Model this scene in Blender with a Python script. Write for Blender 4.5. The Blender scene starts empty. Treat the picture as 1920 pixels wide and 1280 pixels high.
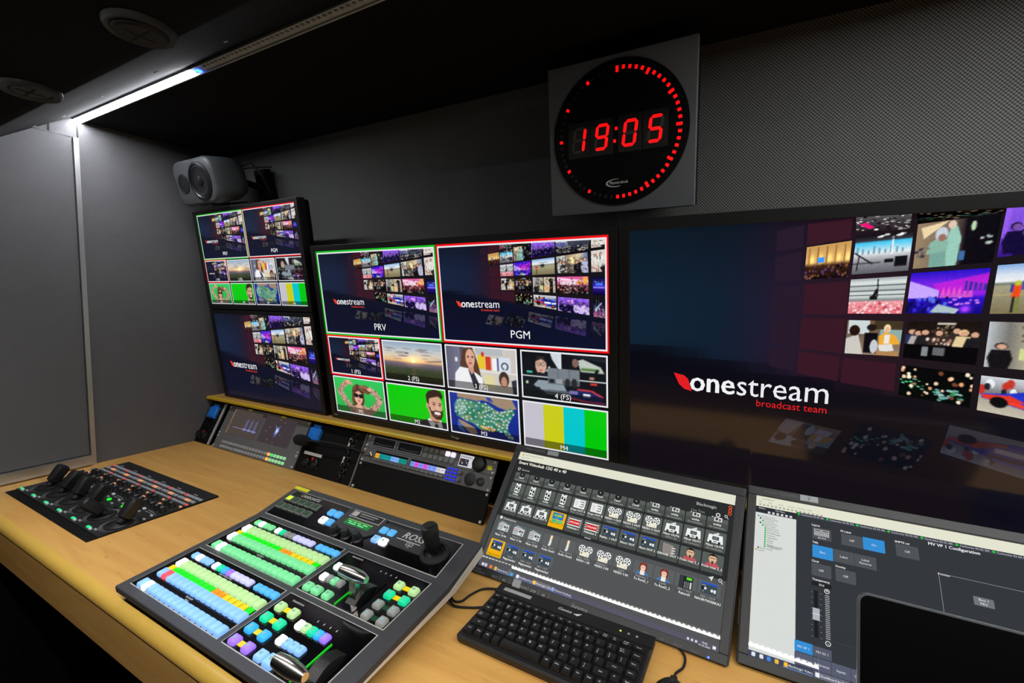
import bpy, bmesh, math, random
import numpy as np
from mathutils import Matrix, Vector
R = math.radians
random.seed(7); rng = np.random.default_rng(7)
SC = bpy.context.scene
COL = SC.collection
DZ = 0.75                                  # height of the desk top above the floor

# ---------------------------------------------------------------- camera, world, exposure
cam_d = bpy.data.cameras.new('camera'); cam = bpy.data.objects.new('camera', cam_d); COL.objects.link(cam)
cam_d.sensor_width = 36.0; cam_d.lens = 869.87 / 1920 * 36.0; cam_d.clip_start = 0.01
_y, _p, _r = R(29.076), R(-4.6533), R(-1.0183)
_Ry = Matrix(((math.cos(_y), -math.sin(_y), 0), (math.sin(_y), math.cos(_y), 0), (0, 0, 1)))
_Rp = Matrix(((1, 0, 0), (0, math.cos(_p), -math.sin(_p)), (0, math.sin(_p), math.cos(_p))))
_Rr = Matrix(((math.cos(_r), 0, math.sin(_r)), (0, 1, 0), (-math.sin(_r), 0, math.cos(_r))))
_Q = _Ry @ _Rp @ _Rr                       # columns: right, forward, up
_rt, _fw, _up = _Q.col[0], _Q.col[1], _Q.col[2]
cam.matrix_world = Matrix(((_rt[0], _up[0], -_fw[0], 0.0), (_rt[1], _up[1], -_fw[1], 0.0),
                           (_rt[2], _up[2], -_fw[2], DZ + 0.575), (0, 0, 0, 1)))
SC.camera = cam
W = bpy.data.worlds.new('world'); SC.world = W; W.use_nodes = True
W.node_tree.nodes['Background'].inputs[0].default_value = (0.9, 0.95, 1.0, 1)
W.node_tree.nodes['Background'].inputs[1].default_value = 0.006
SC.view_settings.view_transform = 'Standard'; SC.view_settings.look = 'None'
SC.view_settings.exposure = 0.0; SC.view_settings.gamma = 1.0; SC.view_settings.use_curve_mapping = False

# lamp levels (the two LED strips in the ceiling)
LED_WALL_EMIT = 85.0      # lit run of the ceiling strip beside the left wall
LED_RIGHT_EMIT = 145.0     # its lit run over the right half of the monitor wall
LED_DESK_WATT = 15.0        # strip along the lower edge of the bulkhead, over the desk
LED_DESK_DOT = 20.0

# ---------------------------------------------------------------- colours and materials
def lin(c):
    out = []
    for v in c[:3]:
        v = v / 255.0
        out.append(v / 12.92 if v <= 0.04045 else ((v + 0.055) / 1.055) ** 2.4)
    return tuple(out)

MATS = {}
def mat(name, c, rough=0.5, metal=0.0, emit=0.0, ecol=None, spec=0.5, var=0.06, scale=60.0, bump=0.0, coat=0.0):
    """procedural: a fine noise moves the base colour a little"""
    if name in MATS: return MATS[name]
    m = bpy.data.materials.new(name); m.use_nodes = True; MATS[name] = m
    nt = m.node_tree; b = nt.nodes['Principled BSDF']
    col = lin(c)
    tc = nt.nodes.new('ShaderNodeTexCoord'); no = nt.nodes.new('ShaderNodeTexNoise')
    no.inputs['Scale'].default_value = scale; no.inputs['Detail'].default_value = 3
    nt.links.new(tc.outputs['Object'], no.inputs['Vector'])
    mx = nt.nodes.new('ShaderNodeMix'); mx.data_type = 'RGBA'
    mx.inputs['A'].default_value = (*[v * (1 - var) for v in col], 1)
    mx.inputs['B'].default_value = (*[min(1, v * (1 + var)) for v in col], 1)
    nt.links.new(no.outputs['Fac'], mx.inputs['Factor'])
    nt.links.new(mx.outputs['Result'], b.inputs['Base Color'])
    b.inputs['Roughness'].default_value = rough; b.inputs['Metallic'].default_value = metal
    b.inputs['Specular IOR Level'].default_value = spec
    if coat: b.inputs['Coat Weight'].default_value = coat; b.inputs['Coat Roughness'].default_value = 0.05
    if emit:
        b.inputs['Emission Color'].default_value = (*lin(ecol or c), 1); b.inputs['Emission Strength'].default_value = emit
    if bump:
        bp = nt.nodes.new('ShaderNodeBump'); bp.inputs['Strength'].default_value = bump; bp.inputs['Distance'].default_value = 0.001
        nt.links.new(no.outputs['Fac'], bp.inputs['Height']); nt.links.new(bp.outputs['Normal'], b.inputs['Normal'])
    return m

def mat_fabric(name, dark, light, p, axes, rough=0.85):
    """woven wall covering: interlaced threads with period p along two object axes"""
    m = bpy.data.materials.new(name); m.use_nodes = True; MATS[name] = m
    nt = m.node_tree; b = nt.nodes['Principled BSDF']; L = nt.links
    tc = nt.nodes.new('ShaderNodeTexCoord'); sp = nt.nodes.new('ShaderNodeSeparateXYZ'); L.new(tc.outputs['Object'], sp.inputs[0])
    def mth(op, a, bb=None):
        n = nt.nodes.new('ShaderNodeMath'); n.operation = op
        for i, v in enumerate((a, bb)):
            if v is None: continue
            if isinstance(v, (int, float)): n.inputs[i].default_value = v
            else: L.new(v, n.inputs[i])
        return n.outputs[0]
    s = []
    for ax in axes: s.append(mth('SINE', mth('MULTIPLY', sp.outputs[ax], 2 * math.pi / p)))
    w = mth('MULTIPLY', s[0], s[1])
    v = mth('ADD', mth('MULTIPLY', w, 0.9), 0.45)
    v.node.use_clamp = True
    no = nt.nodes.new('ShaderNodeTexNoise'); no.inputs['Scale'].default_value = 9; no.inputs['Detail'].default_value = 4
    L.new(tc.outputs['Object'], no.inputs['Vector'])
    v2 = mth('MULTIPLY', v, mth('ADD', mth('MULTIPLY', no.outputs['Fac'], 0.35), 0.82)); v2.node.use_clamp = True
    mx = nt.nodes.new('ShaderNodeMix'); mx.data_type = 'RGBA'
    mx.inputs['A'].default_value = (*lin(dark), 1); mx.inputs['B'].default_value = (*lin(light), 1)
    L.new(v2, mx.inputs['Factor']); L.new(mx.outputs['Result'], b.inputs['Base Color'])
    bp = nt.nodes.new('ShaderNodeBump'); bp.inputs['Strength'].default_value = 0.5; bp.inputs['Distance'].default_value = 0.001
    L.new(v, bp.inputs['Height']); L.new(bp.outputs['Normal'], b.inputs['Normal'])
    b.inputs['Roughness'].default_value = rough; b.inputs['Specular IOR Level'].default_value = 0.25
    return m

def mat_wood(name, c0, c1, c2, rough=0.42):
    m = bpy.data.materials.new(name); m.use_nodes = True; MATS[name] = m
    nt = m.node_tree; b = nt.nodes['Principled BSDF']; L = nt.links
    tc = nt.nodes.new('ShaderNodeTexCoord'); mp = nt.nodes.new('ShaderNodeMapping')
    mp.inputs['Scale'].default_value = (1.6, 16.0, 16.0); L.new(tc.outputs['Object'], mp.inputs[0])
    n1 = nt.nodes.new('ShaderNodeTexNoise'); n1.inputs['Scale'].default_value = 2.2; n1.inputs['Detail'].default_value = 7; n1.inputs['Distortion'].default_value = 0.7
    L.new(mp.outputs[0], n1.inputs['Vector'])
    cr = nt.nodes.new('ShaderNodeValToRGB'); cr.color_ramp.elements[0].position = 0.32; cr.color_ramp.elements[1].position = 0.66
    cr.color_ramp.elements[0].color = (*lin(c0), 1); cr.color_ramp.elements[1].color = (*lin(c1), 1)
    L.new(n1.outputs['Fac'], cr.inputs[0])
    mp2 = nt.nodes.new('ShaderNodeMapping'); mp2.inputs['Scale'].default_value = (4.0, 22.0, 22.0); L.new(tc.outputs['Object'], mp2.inputs[0])
    n2 = nt.nodes.new('ShaderNodeTexNoise'); n2.inputs['Scale'].default_value = 2.7; n2.inputs['Detail'].default_value = 4; n2.inputs['Distortion'].default_value = 1.4
    L.new(mp2.outputs[0], n2.inputs['Vector'])
    cr2 = nt.nodes.new('ShaderNodeValToRGB'); cr2.color_ramp.elements[0].position = 0.60; cr2.color_ramp.elements[1].position = 0.74
    cr2.color_ramp.elements[0].color = (0, 0, 0, 1); cr2.color_ramp.elements[1].color = (0.55, 0.55, 0.55, 1)
    L.new(n2.outputs['Fac'], cr2.inputs[0])
    mx = nt.nodes.new('ShaderNodeMix'); mx.data_type = 'RGBA'; mx.inputs['B'].default_value = (*lin(c2), 1)
    L.new(cr2.outputs[0], mx.inputs['Factor']); L.new(cr.outputs[0], mx.inputs['A'])
    L.new(mx.outputs['Result'], b.inputs['Base Color'])
    b.inputs['Roughness'].default_value = rough; b.inputs['Specular IOR Level'].default_value = 0.4
    return m

def mat_screen(name, rough=0.12, strength=1.0, spec=0.5):
    """a lit display: shows the picture's colours (mesh attribute) behind glossy glass"""
    m = bpy.data.materials.new(name); m.use_nodes = True; MATS[name] = m
    nt = m.node_tree; b = nt.nodes['Principled BSDF']
    at = nt.nodes.new('ShaderNodeAttribute'); at.attribute_name = 'Col'
    nt.links.new(at.outputs['Color'], b.inputs['Emission Color']); b.inputs['Emission Strength'].default_value = strength
    b.inputs['Base Color'].default_value = (0.004, 0.004, 0.005, 1); b.inputs['Roughness'].default_value = rough
    b.inputs['Specular IOR Level'].default_value = spec
    return m

BLACK = mat('black_plastic', (22, 22, 24), 0.45)
BLACKM = mat('matt_black_metal', (9, 9, 10), 0.6, spec=.2, bump=0.1, scale=400)
DARK = mat('dark_grey_plastic', (48, 49, 52), 0.5, bump=0.15, scale=500)
GREY = mat('grey_panel_paint', (108, 110, 110), 0.5)
MIXGREY = mat('mixer_dark_metal', (56, 57, 62), 0.5, bump=0.2, scale=700)
GLOSS = mat('gloss_black', (6, 6, 8), 0.12, spec=0.5)
STEEL = mat('steel', (190, 190, 192), 0.3, metal=1.0)
CHROME = mat('chrome', (220, 215, 210), 0.22, metal=1.0)
ALU = mat('brushed_aluminium', (200, 200, 200), 0.35, metal=0.9, scale=200)
WHITEP = mat('white_print', (215, 215, 215), 0.6, emit=0.06)
DIMP = mat('grey_print', (150, 150, 150), 0.6)
RED = mat('red_plastic', (200, 25, 20), 0.45)
BLUE = mat('blue_plastic', (30, 128, 228), 0.4)
YELLOW = mat('yellow_tape', (225, 225, 20), 0.6)
YEDGE = mat('yellow_edge_band', (228, 188, 42), 0.4)
RUBBER = mat('rubber', (14, 14, 15), 0.75)
WOOD = mat_wood('desk_wood', (205, 152, 80), (218, 169, 94), (184, 128, 62))
FAB_B = mat_fabric('woven_wall_back', (66, 66, 66), (137, 138, 136), 0.0068, (0, 2))
FAB_L = mat_fabric('woven_wall_left', (84, 84, 86), (124, 124, 127), 0.0052, (1, 2))
FELT = mat('ceiling_felt', (25, 25, 28), 0.95, spec=0.15, scale=300, var=0.2)
FLOORM = mat('floor_vinyl', (30, 29, 30), 0.7, scale=40, var=0.2)
GREYSP = mat('speaker_grey', (74, 77, 79), 0.45, scale=80)
SCR_TV = mat_screen('screen_glass_tv', 0.10, 1.0)
SCR_M = mat_screen('screen_glass_matt', 0.28, 1.0, 0.3)
SCR_T = mat_screen('screen_glass_touch', 0.012, 1.0)

# ---------------------------------------------------------------- mesh building
class MB:
    def __init__(s): s.v = []; s.f = []; s.mi = []; s.cur = 0; s.X = None
    def _add(s, vs, fs):
        o = len(s.v)
        if s.X is not None: vs = [s.X @ Vector(p) for p in vs]
        s.v += [tuple(p) for p in vs]
        for f in fs: s.f.append([i + o for i in f]); s.mi.append(s.cur)
    def m(s, i): s.cur = i; return s
    def box(s, x0, x1, y0, y1, z0, z1):
        s._add([(x0, y0, z0), (x1, y0, z0), (x1, y1, z0), (x0, y1, z0), (x0, y0, z1), (x1, y0, z1), (x1, y1, z1), (x0, y1, z1)],
               [(3, 2, 1, 0), (4, 5, 6, 7), (0, 1, 5, 4), (1, 2, 6, 5), (2, 3, 7, 6), (3, 0, 4, 7)]); return s
    def rings(s, rs, cap0=True, cap1=True):
        """skin a list of closed point rings (same count)"""
        n = len(rs[0]); vs = [p for r in rs for p in r]; fs = []
        for k in range(len(rs) - 1):
            for i in range(n):
                j = (i + 1) % n; fs.append((k * n + i, k * n + j, (k + 1) * n + j, (k + 1) * n + i))
        if cap0: fs.append(tuple(range(n - 1, -1, -1)))
        if cap1: fs.append(tuple((len(rs) - 1) * n + i for i in range(n)))
        s._add(vs, fs); return s
    def rrect(s, x0, x1, y0, y1, r, prof, seg=4, axis='z'):
        """rounded rectangle raised through prof = [(inset, height)]"""
        rs = []
        for ins, h in prof:
            ring = []
            rr = max(r - ins, 0.0002)
            for cx, cy, a0 in ((x1 - ins - rr, y1 - ins - rr, 0), (x0 + ins + rr, y1 - ins - rr, 90), (x0 + ins + rr, y0 + ins + rr, 180), (x1 - ins - rr, y0 + ins + rr, 270)):
                for k in range(seg + 1):
                    a = R(a0 + 90 * k / seg); px, py = cx + rr * math.cos(a), cy + rr * math.sin(a)
                    ring.append((px, py, h) if axis == 'z' else (px, -h, py))
            rs.append(ring)
        return s.rings(rs)
    def lathe(s, prof, c=(0, 0, 0), axis=(0, 0, 1), seg=24, cap0=True, cap1=True):
        q = Vector((0, 0, 1)).rotation_difference(Vector(axis).normalized()); c = Vector(c); rs = []
        for r, h in prof:
            rs.append([tuple(c + q @ Vector((r * math.cos(2 * math.pi * k / seg), r * math.sin(2 * math.pi * k / seg), h))) for k in range(seg)])
        return s.rings(rs, cap0, cap1)
    def tube(s, pts, r, seg=8, caps=True):
        pts = [Vector(p) for p in pts]; rs = []; up = Vector((0.13, 0.31, 0.94))
        for i, p in enumerate(pts):
            t = (pts[min(i + 1, len(pts) - 1)] - pts[max(i - 1, 0)]).normalized()
            a = t.cross(up).normalized(); b = t.cross(a)
            rad = r[i] if isinstance(r, (list, tuple)) else r
            rs.append([tuple(p + a * rad * math.cos(2 * math.pi * k / seg) + b * rad * math.sin(2 * math.pi * k / seg)) for k in range(seg)])
        return s.rings(rs, caps, caps)
    def prism(s, poly, z0, z1, axis='z'):
        f = (lambda p, h: (p[0], p[1], h)) if axis == 'z' else (lambda p, h: (p[0], -h, p[1])) if axis == 'y' else (lambda p, h: (h, p[0], p[1]))
        return s.rings([[f(p, z0) for p in poly], [f(p, z1) for p in poly]])
    def face(s, pts): s._add(pts, [tuple(range(len(pts)))]); return s
    def text(s, t, x, y, size, h, plane='xy', align='C', bold=False, shear=0.0):
        vs, fs, w = text2d(t, bold, shear)
        ox = x - (w * size / 2 if align == 'C' else w * size if align == 'R' else 0)
        f = (lambda p: (ox + p[0] * size, y + p[1] * size, h)) if plane == 'xy' else (lambda p: (ox + p[0] * size, -h, y + p[1] * size))
        s._add([f(p) for p in vs], fs); return s
    def build(s, name, mats, parent=None, M=None, smooth=True, ang=38):
        me = bpy.data.meshes.new(name); me.from_pydata(s.v, [], s.f)
        for m in (mats if isinstance(mats, (list, tuple)) else [mats]): me.materials.append(m)
        me.polygons.foreach_set('material_index', s.mi)
        bm = bmesh.new(); bm.from_mesh(me); bmesh.ops.recalc_face_normals(bm, faces=bm.faces); bm.to_mesh(me); bm.free()
        if smooth:
            me.polygons.foreach_set('use_smooth', [True] * len(me.polygons)); me.set_sharp_from_angle(angle=R(ang))
        me.update()
        return link(name, me, parent, M)

def link(name, me, parent=None, M=None):
    o = bpy.data.objects.new(name, me); COL.objects.link(o)
    if parent is not None: o.parent = parent
    if M is not None: o.matrix_local = M
    return o

_T = {}
def text2d(t, bold=False, shear=0.0):
    k = (t, bold, shear)
    if k in _T: return _T[k]
    cu = bpy.data.curves.new('t', 'FONT'); cu.body = t; cu.size = 1.0; cu.resolution_u = 2; cu.shear = shear
    o = bpy.data.objects.new('t', cu); COL.objects.link(o)
    dg = bpy.context.evaluated_depsgraph_get(); me = o.evaluated_get(dg).to_mesh()
    vs = [(v.co.x, v.co.y) for v in me.vertices]; fs = [tuple(p.vertices) for p in me.polygons]
    o.evaluated_get(dg).to_mesh_clear(); bpy.data.objects.remove(o); bpy.data.curves.remove(cu)
    x0 = min((v[0] for v in vs), default=0); w = max((v[0] for v in vs), default=0) - x0
    vs = [(a - x0, b) for a, b in vs]
    if bold:                                # heavier strokes: overlapping copies a little apart
        n0 = len(vs); base = list(vs); bf = list(fs); vs = []; fs = []
        for q, (dx, dy) in enumerate(((0, 0), (.022, 0), (.044, 0), (.022, .012))):
            vs += [(a + dx, b + dy) for a, b in base]; fs += [tuple(i + q * n0 for i in f) for f in bf]
        w += .044
    _T[k] = (vs, fs, w); return _T[k]

def thing(name, label, cat, M=None, group=None):
    o = bpy.data.objects.new(name, None); COL.objects.link(o); o.empty_display_size = 0.05
    if M is not None: o.matrix_world = M
    return tag(o, label, cat, group)
def tag(o, label=None, cat=None, group=None, kind=None):
    if label: o['label'] = label
    if cat: o['category'] = cat
    if group: o['group'] = group
    if kind: o['kind'] = kind
    return o
def struct(o): o['kind'] = 'structure'; return o
def copy_tree(o, parent=None):
    c = o.copy(); COL.objects.link(c)
    if parent is not None: c.parent = parent; c.matrix_parent_inverse = o.matrix_parent_inverse.copy()
    for ch in list(o.children): copy_tree(ch, c)
    return c
def frame(o, X, Y, Z):
    return Matrix(((X[0], Y[0], Z[0], o[0]), (X[1], Y[1], Z[1], o[1]), (X[2], Y[2], Z[2], o[2] + DZ), (0, 0, 0, 1)))
def T(x, y, z): return Matrix.Translation((x, y, z + DZ))
def Tl(x, y, z): return Matrix.Translation((x, y, z))

# ---------------------------------------------------------------- screen pictures
class Canvas:
    """draws flat colours on a display: origin top left, x right, y down, in display units"""
    def __init__(s, w, h, pw, ph):
        s.w, s.h, s.pw, s.ph = w, h, pw, ph; s.v = []; s.f = []; s.c = []; s.L = 0; s.gain = 1.0
    def _p(s, x, y, L): return (x / s.pw * s.w, -L * 0.00012, -y / s.ph * s.h)
    def poly(s, pts, c, L=None):
        L = s.L if L is None else L; o = len(s.v); s.v += [s._p(x, y, L) for x, y in pts]
        s.f.append(list(range(o + len(pts) - 1, o - 1, -1))); lc = lin(c); s.c += [tuple(v * s.gain for v in lc)] * len(pts)
    def rect(s, x0, y0, x1, y1, c, L=None): s.poly([(x0, y0), (x1, y0), (x1, y1), (x0, y1)], c, L)
    def rr(s, x0, y0, x1, y1, r, c, L=None):
        pts = []
        for cx, cy, a0 in ((x1 - r, y0 + r, -90), (x1 - r, y1 - r, 0), (x0 + r, y1 - r, 90), (x0 + r, y0 + r, 180)):
            pts += [(cx + r * math.cos(R(a0 + 30 * k)), cy + r * math.sin(R(a0 + 30 * k))) for k in range(4)]
        s.poly(pts, c, L)
    def ell(s, cx, cy, rx, ry, c, L=None, n=16): s.poly([(cx + rx * math.cos(2 * math.pi * k / n), cy + ry * math.sin(2 * math.pi * k / n)) for k in range(n)], c, L)
    def ring(s, cx, cy, rx, ry, t, c, L=None, n=18):
        for k in range(n):
            a, b = 2 * math.pi * k / n, 2 * math.pi * (k + 1) / n
            s.poly([(cx + rx * math.cos(a), cy + ry * math.sin(a)), (cx + rx * math.cos(b), cy + ry * math.sin(b)), (cx + (rx - t) * math.cos(b), cy + (ry - t) * math.sin(b)), (cx + (rx - t) * math.cos(a), cy + (ry - t) * math.sin(a))], c, L)
    def line(s, x0, y0, x1, y1, t, c, L=None):
        d = math.hypot(x1 - x0, y1 - y0) or 1; nx, ny = -(y1 - y0) / d * t / 2, (x1 - x0) / d * t / 2
        s.poly([(x0 + nx, y0 + ny), (x1 + nx, y1 + ny), (x1 - nx, y1 - ny), (x0 - nx, y0 - ny)], c, L)
    def frame(s, x0, y0, x1, y1, t, c, L=None):
        s.rect(x0, y0, x1, y0 + t, c, L); s.rect(x0, y1 - t, x1, y1, c, L); s.rect(x0, y0 + t, x0 + t, y1 - t, c, L); s.rect(x1 - t, y0 + t, x1, y1 - t, c, L)
    def text(s, t, x, y, size, c, align='C', bold=False, L=None, slant=0.0, sx=1.0):
        """y is the baseline"""
        L = s.L if L is None else L; vs, fs, w = text2d(t, bold); o = len(s.v)
        ox = x - (w * size * sx / 2 if align == 'C' else w * size * sx if align == 'R' else 0)
        s.v += [s._p(ox + a * size * sx, y - b * size + slant * (ox + a * size * sx - x), L) for a, b in vs]; lc = tuple(v * s.gain for v in lin(c))
        for f in fs: s.f.append([i + o for i in f]); s.c += [lc] * len(f)
    def raster(s, q, a, L=None, gain=1.0):
        """q: four corners TL TR BR BL, a: picture array (h, w, 3) 0..255"""
        L = s.L if L is None else L; h, w = a.shape[:2]; o = len(s.v)
        q = [np.array(p, float) for p in q]
        l = np.where(a / 255.0 <= 0.04045, a / 255.0 / 12.92, ((np.clip(a, 0, 255) / 255.0 + 0.055) / 1.055) ** 2.4) * gain * s.gain
        pad = np.pad(l, ((1, 1), (1, 1), (0, 0)), 'edge')
        vc = (pad[:-1, :-1] + pad[1:, :-1] + pad[:-1, 1:] + pad[1:, 1:]) / 4
        cc = 0.45
        for j in range(h + 1):
            for i in range(w + 1):
                u, v = i / w, j / h
                p = q[0] * (1 - u) * (1 - v) + q[1] * u * (1 - v) + q[2] * u * v + q[3] * (1 - u) * v
                s.v.append(s._p(p[0], p[1], L))
        W1 = w + 1
        for j in range(h):
            for i in range(w):
                k = o + j * W1 + i; s.f.append([k + W1, k + W1 + 1, k + 1, k]); b = l[j, i] * (1 - cc)
                s.c += [tuple(b + cc * vc[j + 1, i]), tuple(b + cc * vc[j + 1, i + 1]), tuple(b + cc * vc[j, i + 1]), tuple(b + cc * vc[j, i])]
    def build(s, name, mt, parent, M):
        me = bpy.data.meshes.new(name); me.from_pydata(s.v, [], s.f); me.materials.append(mt)
        # corner colours follow the polygons' loops in order
        at = me.color_attributes.new('Col', 'FLOAT_COLOR', 'CORNER')
        ar = np.ones((len(s.c), 4), np.float32); ar[:, :3] = np.array(s.c, np.float32)
        at.data.foreach_set('color', ar.ravel()); me.update()
        return link(name, me, parent, M)

class Pic:
    def __init__(s, w, h, ss=3):
        s.w, s.h, s.ss = w, h, ss; s.a = np.zeros((h * ss, w * ss, 3))
        s.Y, s.X = np.mgrid[0:h * ss, 0:w * ss]; s.X = (s.X + .5) / (w * ss); s.Y = (s.Y + .5) / (h * ss)
    def put(s, m, c, a=1.0):
        m = (m.astype(float) * a)[..., None]; s.a = s.a * (1 - m) + np.array(c, float) * m; return s
    def grad(s, stops):
        ys = [p for p, _ in stops]
        for k in range(3): s.a[..., k] = np.interp(s.Y, ys, [c[k] for _, c in stops])
        return s
    def hgrad(s, stops, m=None):
        xs = [p for p, _ in stops]
        for k in range(3):
            v = np.interp(s.X, xs, [c[k] for _, c in stops]); s.a[..., k] = v if m is None else np.where(m, v, s.a[..., k])
        return s
    def ell(s, cx, cy, rx, ry, c, a=1.0): return s.put(((s.X - cx) / rx) ** 2 + ((s.Y - cy) / ry) ** 2 < 1, c, a)
    def glow(s, cx, cy, rx, ry, c, a=1.0):
        d = ((s.X - cx) / rx) ** 2 + ((s.Y - cy) / ry) ** 2; s.a += np.exp(-d * 2)[..., None] * np.array(c, float) * a; return s
    def rect(s, x0, y0, x1, y1, c, a=1.0): return s.put((s.X > x0) & (s.X < x1) & (s.Y > y0) & (s.Y < y1), c, a)
    def pm(s, pts):
        m = np.zeros_like(s.X, bool); n = len(pts)
        for i in range(n):
            (xa, ya), (xb, yb) = pts[i], pts[(i + 1) % n]
            if ya == yb: continue
            m ^= ((ya > s.Y) != (yb > s.Y)) & (s.X < (xb - xa) * (s.Y - ya) / (yb - ya) + xa)
        return m
    def poly(s, pts, c, a=1.0): return s.put(s.pm(pts), c, a)
    def stroke(s, pts, w, c, a=1.0, asp=1.7):
        m = np.zeros_like(s.X, bool)
        for (xa, ya), (xb, yb) in zip(pts[:-1], pts[1:]):
            ax, bx = xa * asp, xb * asp; dx, dy = bx - ax, yb - ya
            t = np.clip(((s.X * asp - ax) * dx + (s.Y - ya) * dy) / (dx * dx + dy * dy + 1e-9), 0, 1)
            m |= (s.X * asp - ax - t * dx) ** 2 + (s.Y - ya - t * dy) ** 2 < w * w
        s.put(m, c, a); return m
    def noise(s, amp, cell=2):
        h, w = s.a.shape[:2]; n = rng.normal(0, amp, (h // cell + 1, w // cell + 1, 1)); s.a += np.repeat(np.repeat(n, cell, 0), cell, 1)[:h, :w]; return s
    def blobs(s, n, box, rx, ry, cols, mask=None, a=1.0):
        for _ in range(n):
            cx, cy = rng.uniform(box[0], box[2]), rng.uniform(box[1], box[3]); k = rng.uniform(.5, 1.2)
            m = ((s.X - cx) / (rx * k)) ** 2 + ((s.Y - cy) / (ry * k)) ** 2 < 1
            if mask is not None: m &= mask
            s.put(m, cols[rng.integers(len(cols))], a)
        return s
    def man(s, x, top, hh, coat, hair=(30, 22, 18), skin=(205, 160, 135), w=1.0):
        r = hh * 0.13
        s.poly([(x - r * .9 * w, top + r * 2.1), (x + r * .9 * w, top + r * 2.1), (x + r * 1.25 * w, top + hh * .62), (x + r * .9 * w, top + hh), (x - r * .9 * w, top + hh), (x - r * 1.25 * w, top + hh * .62)], coat)
        s.ell(x, top + r, r * .62 * w, r, hair); s.ell(x + r * .08, top + r * 1.15, r * .48 * w, r * .8, skin); return s
    def out(s):
        return np.clip(s.a, 0, 255).reshape(s.h, s.ss, s.w, s.ss, 3).mean((1, 3))

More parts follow.
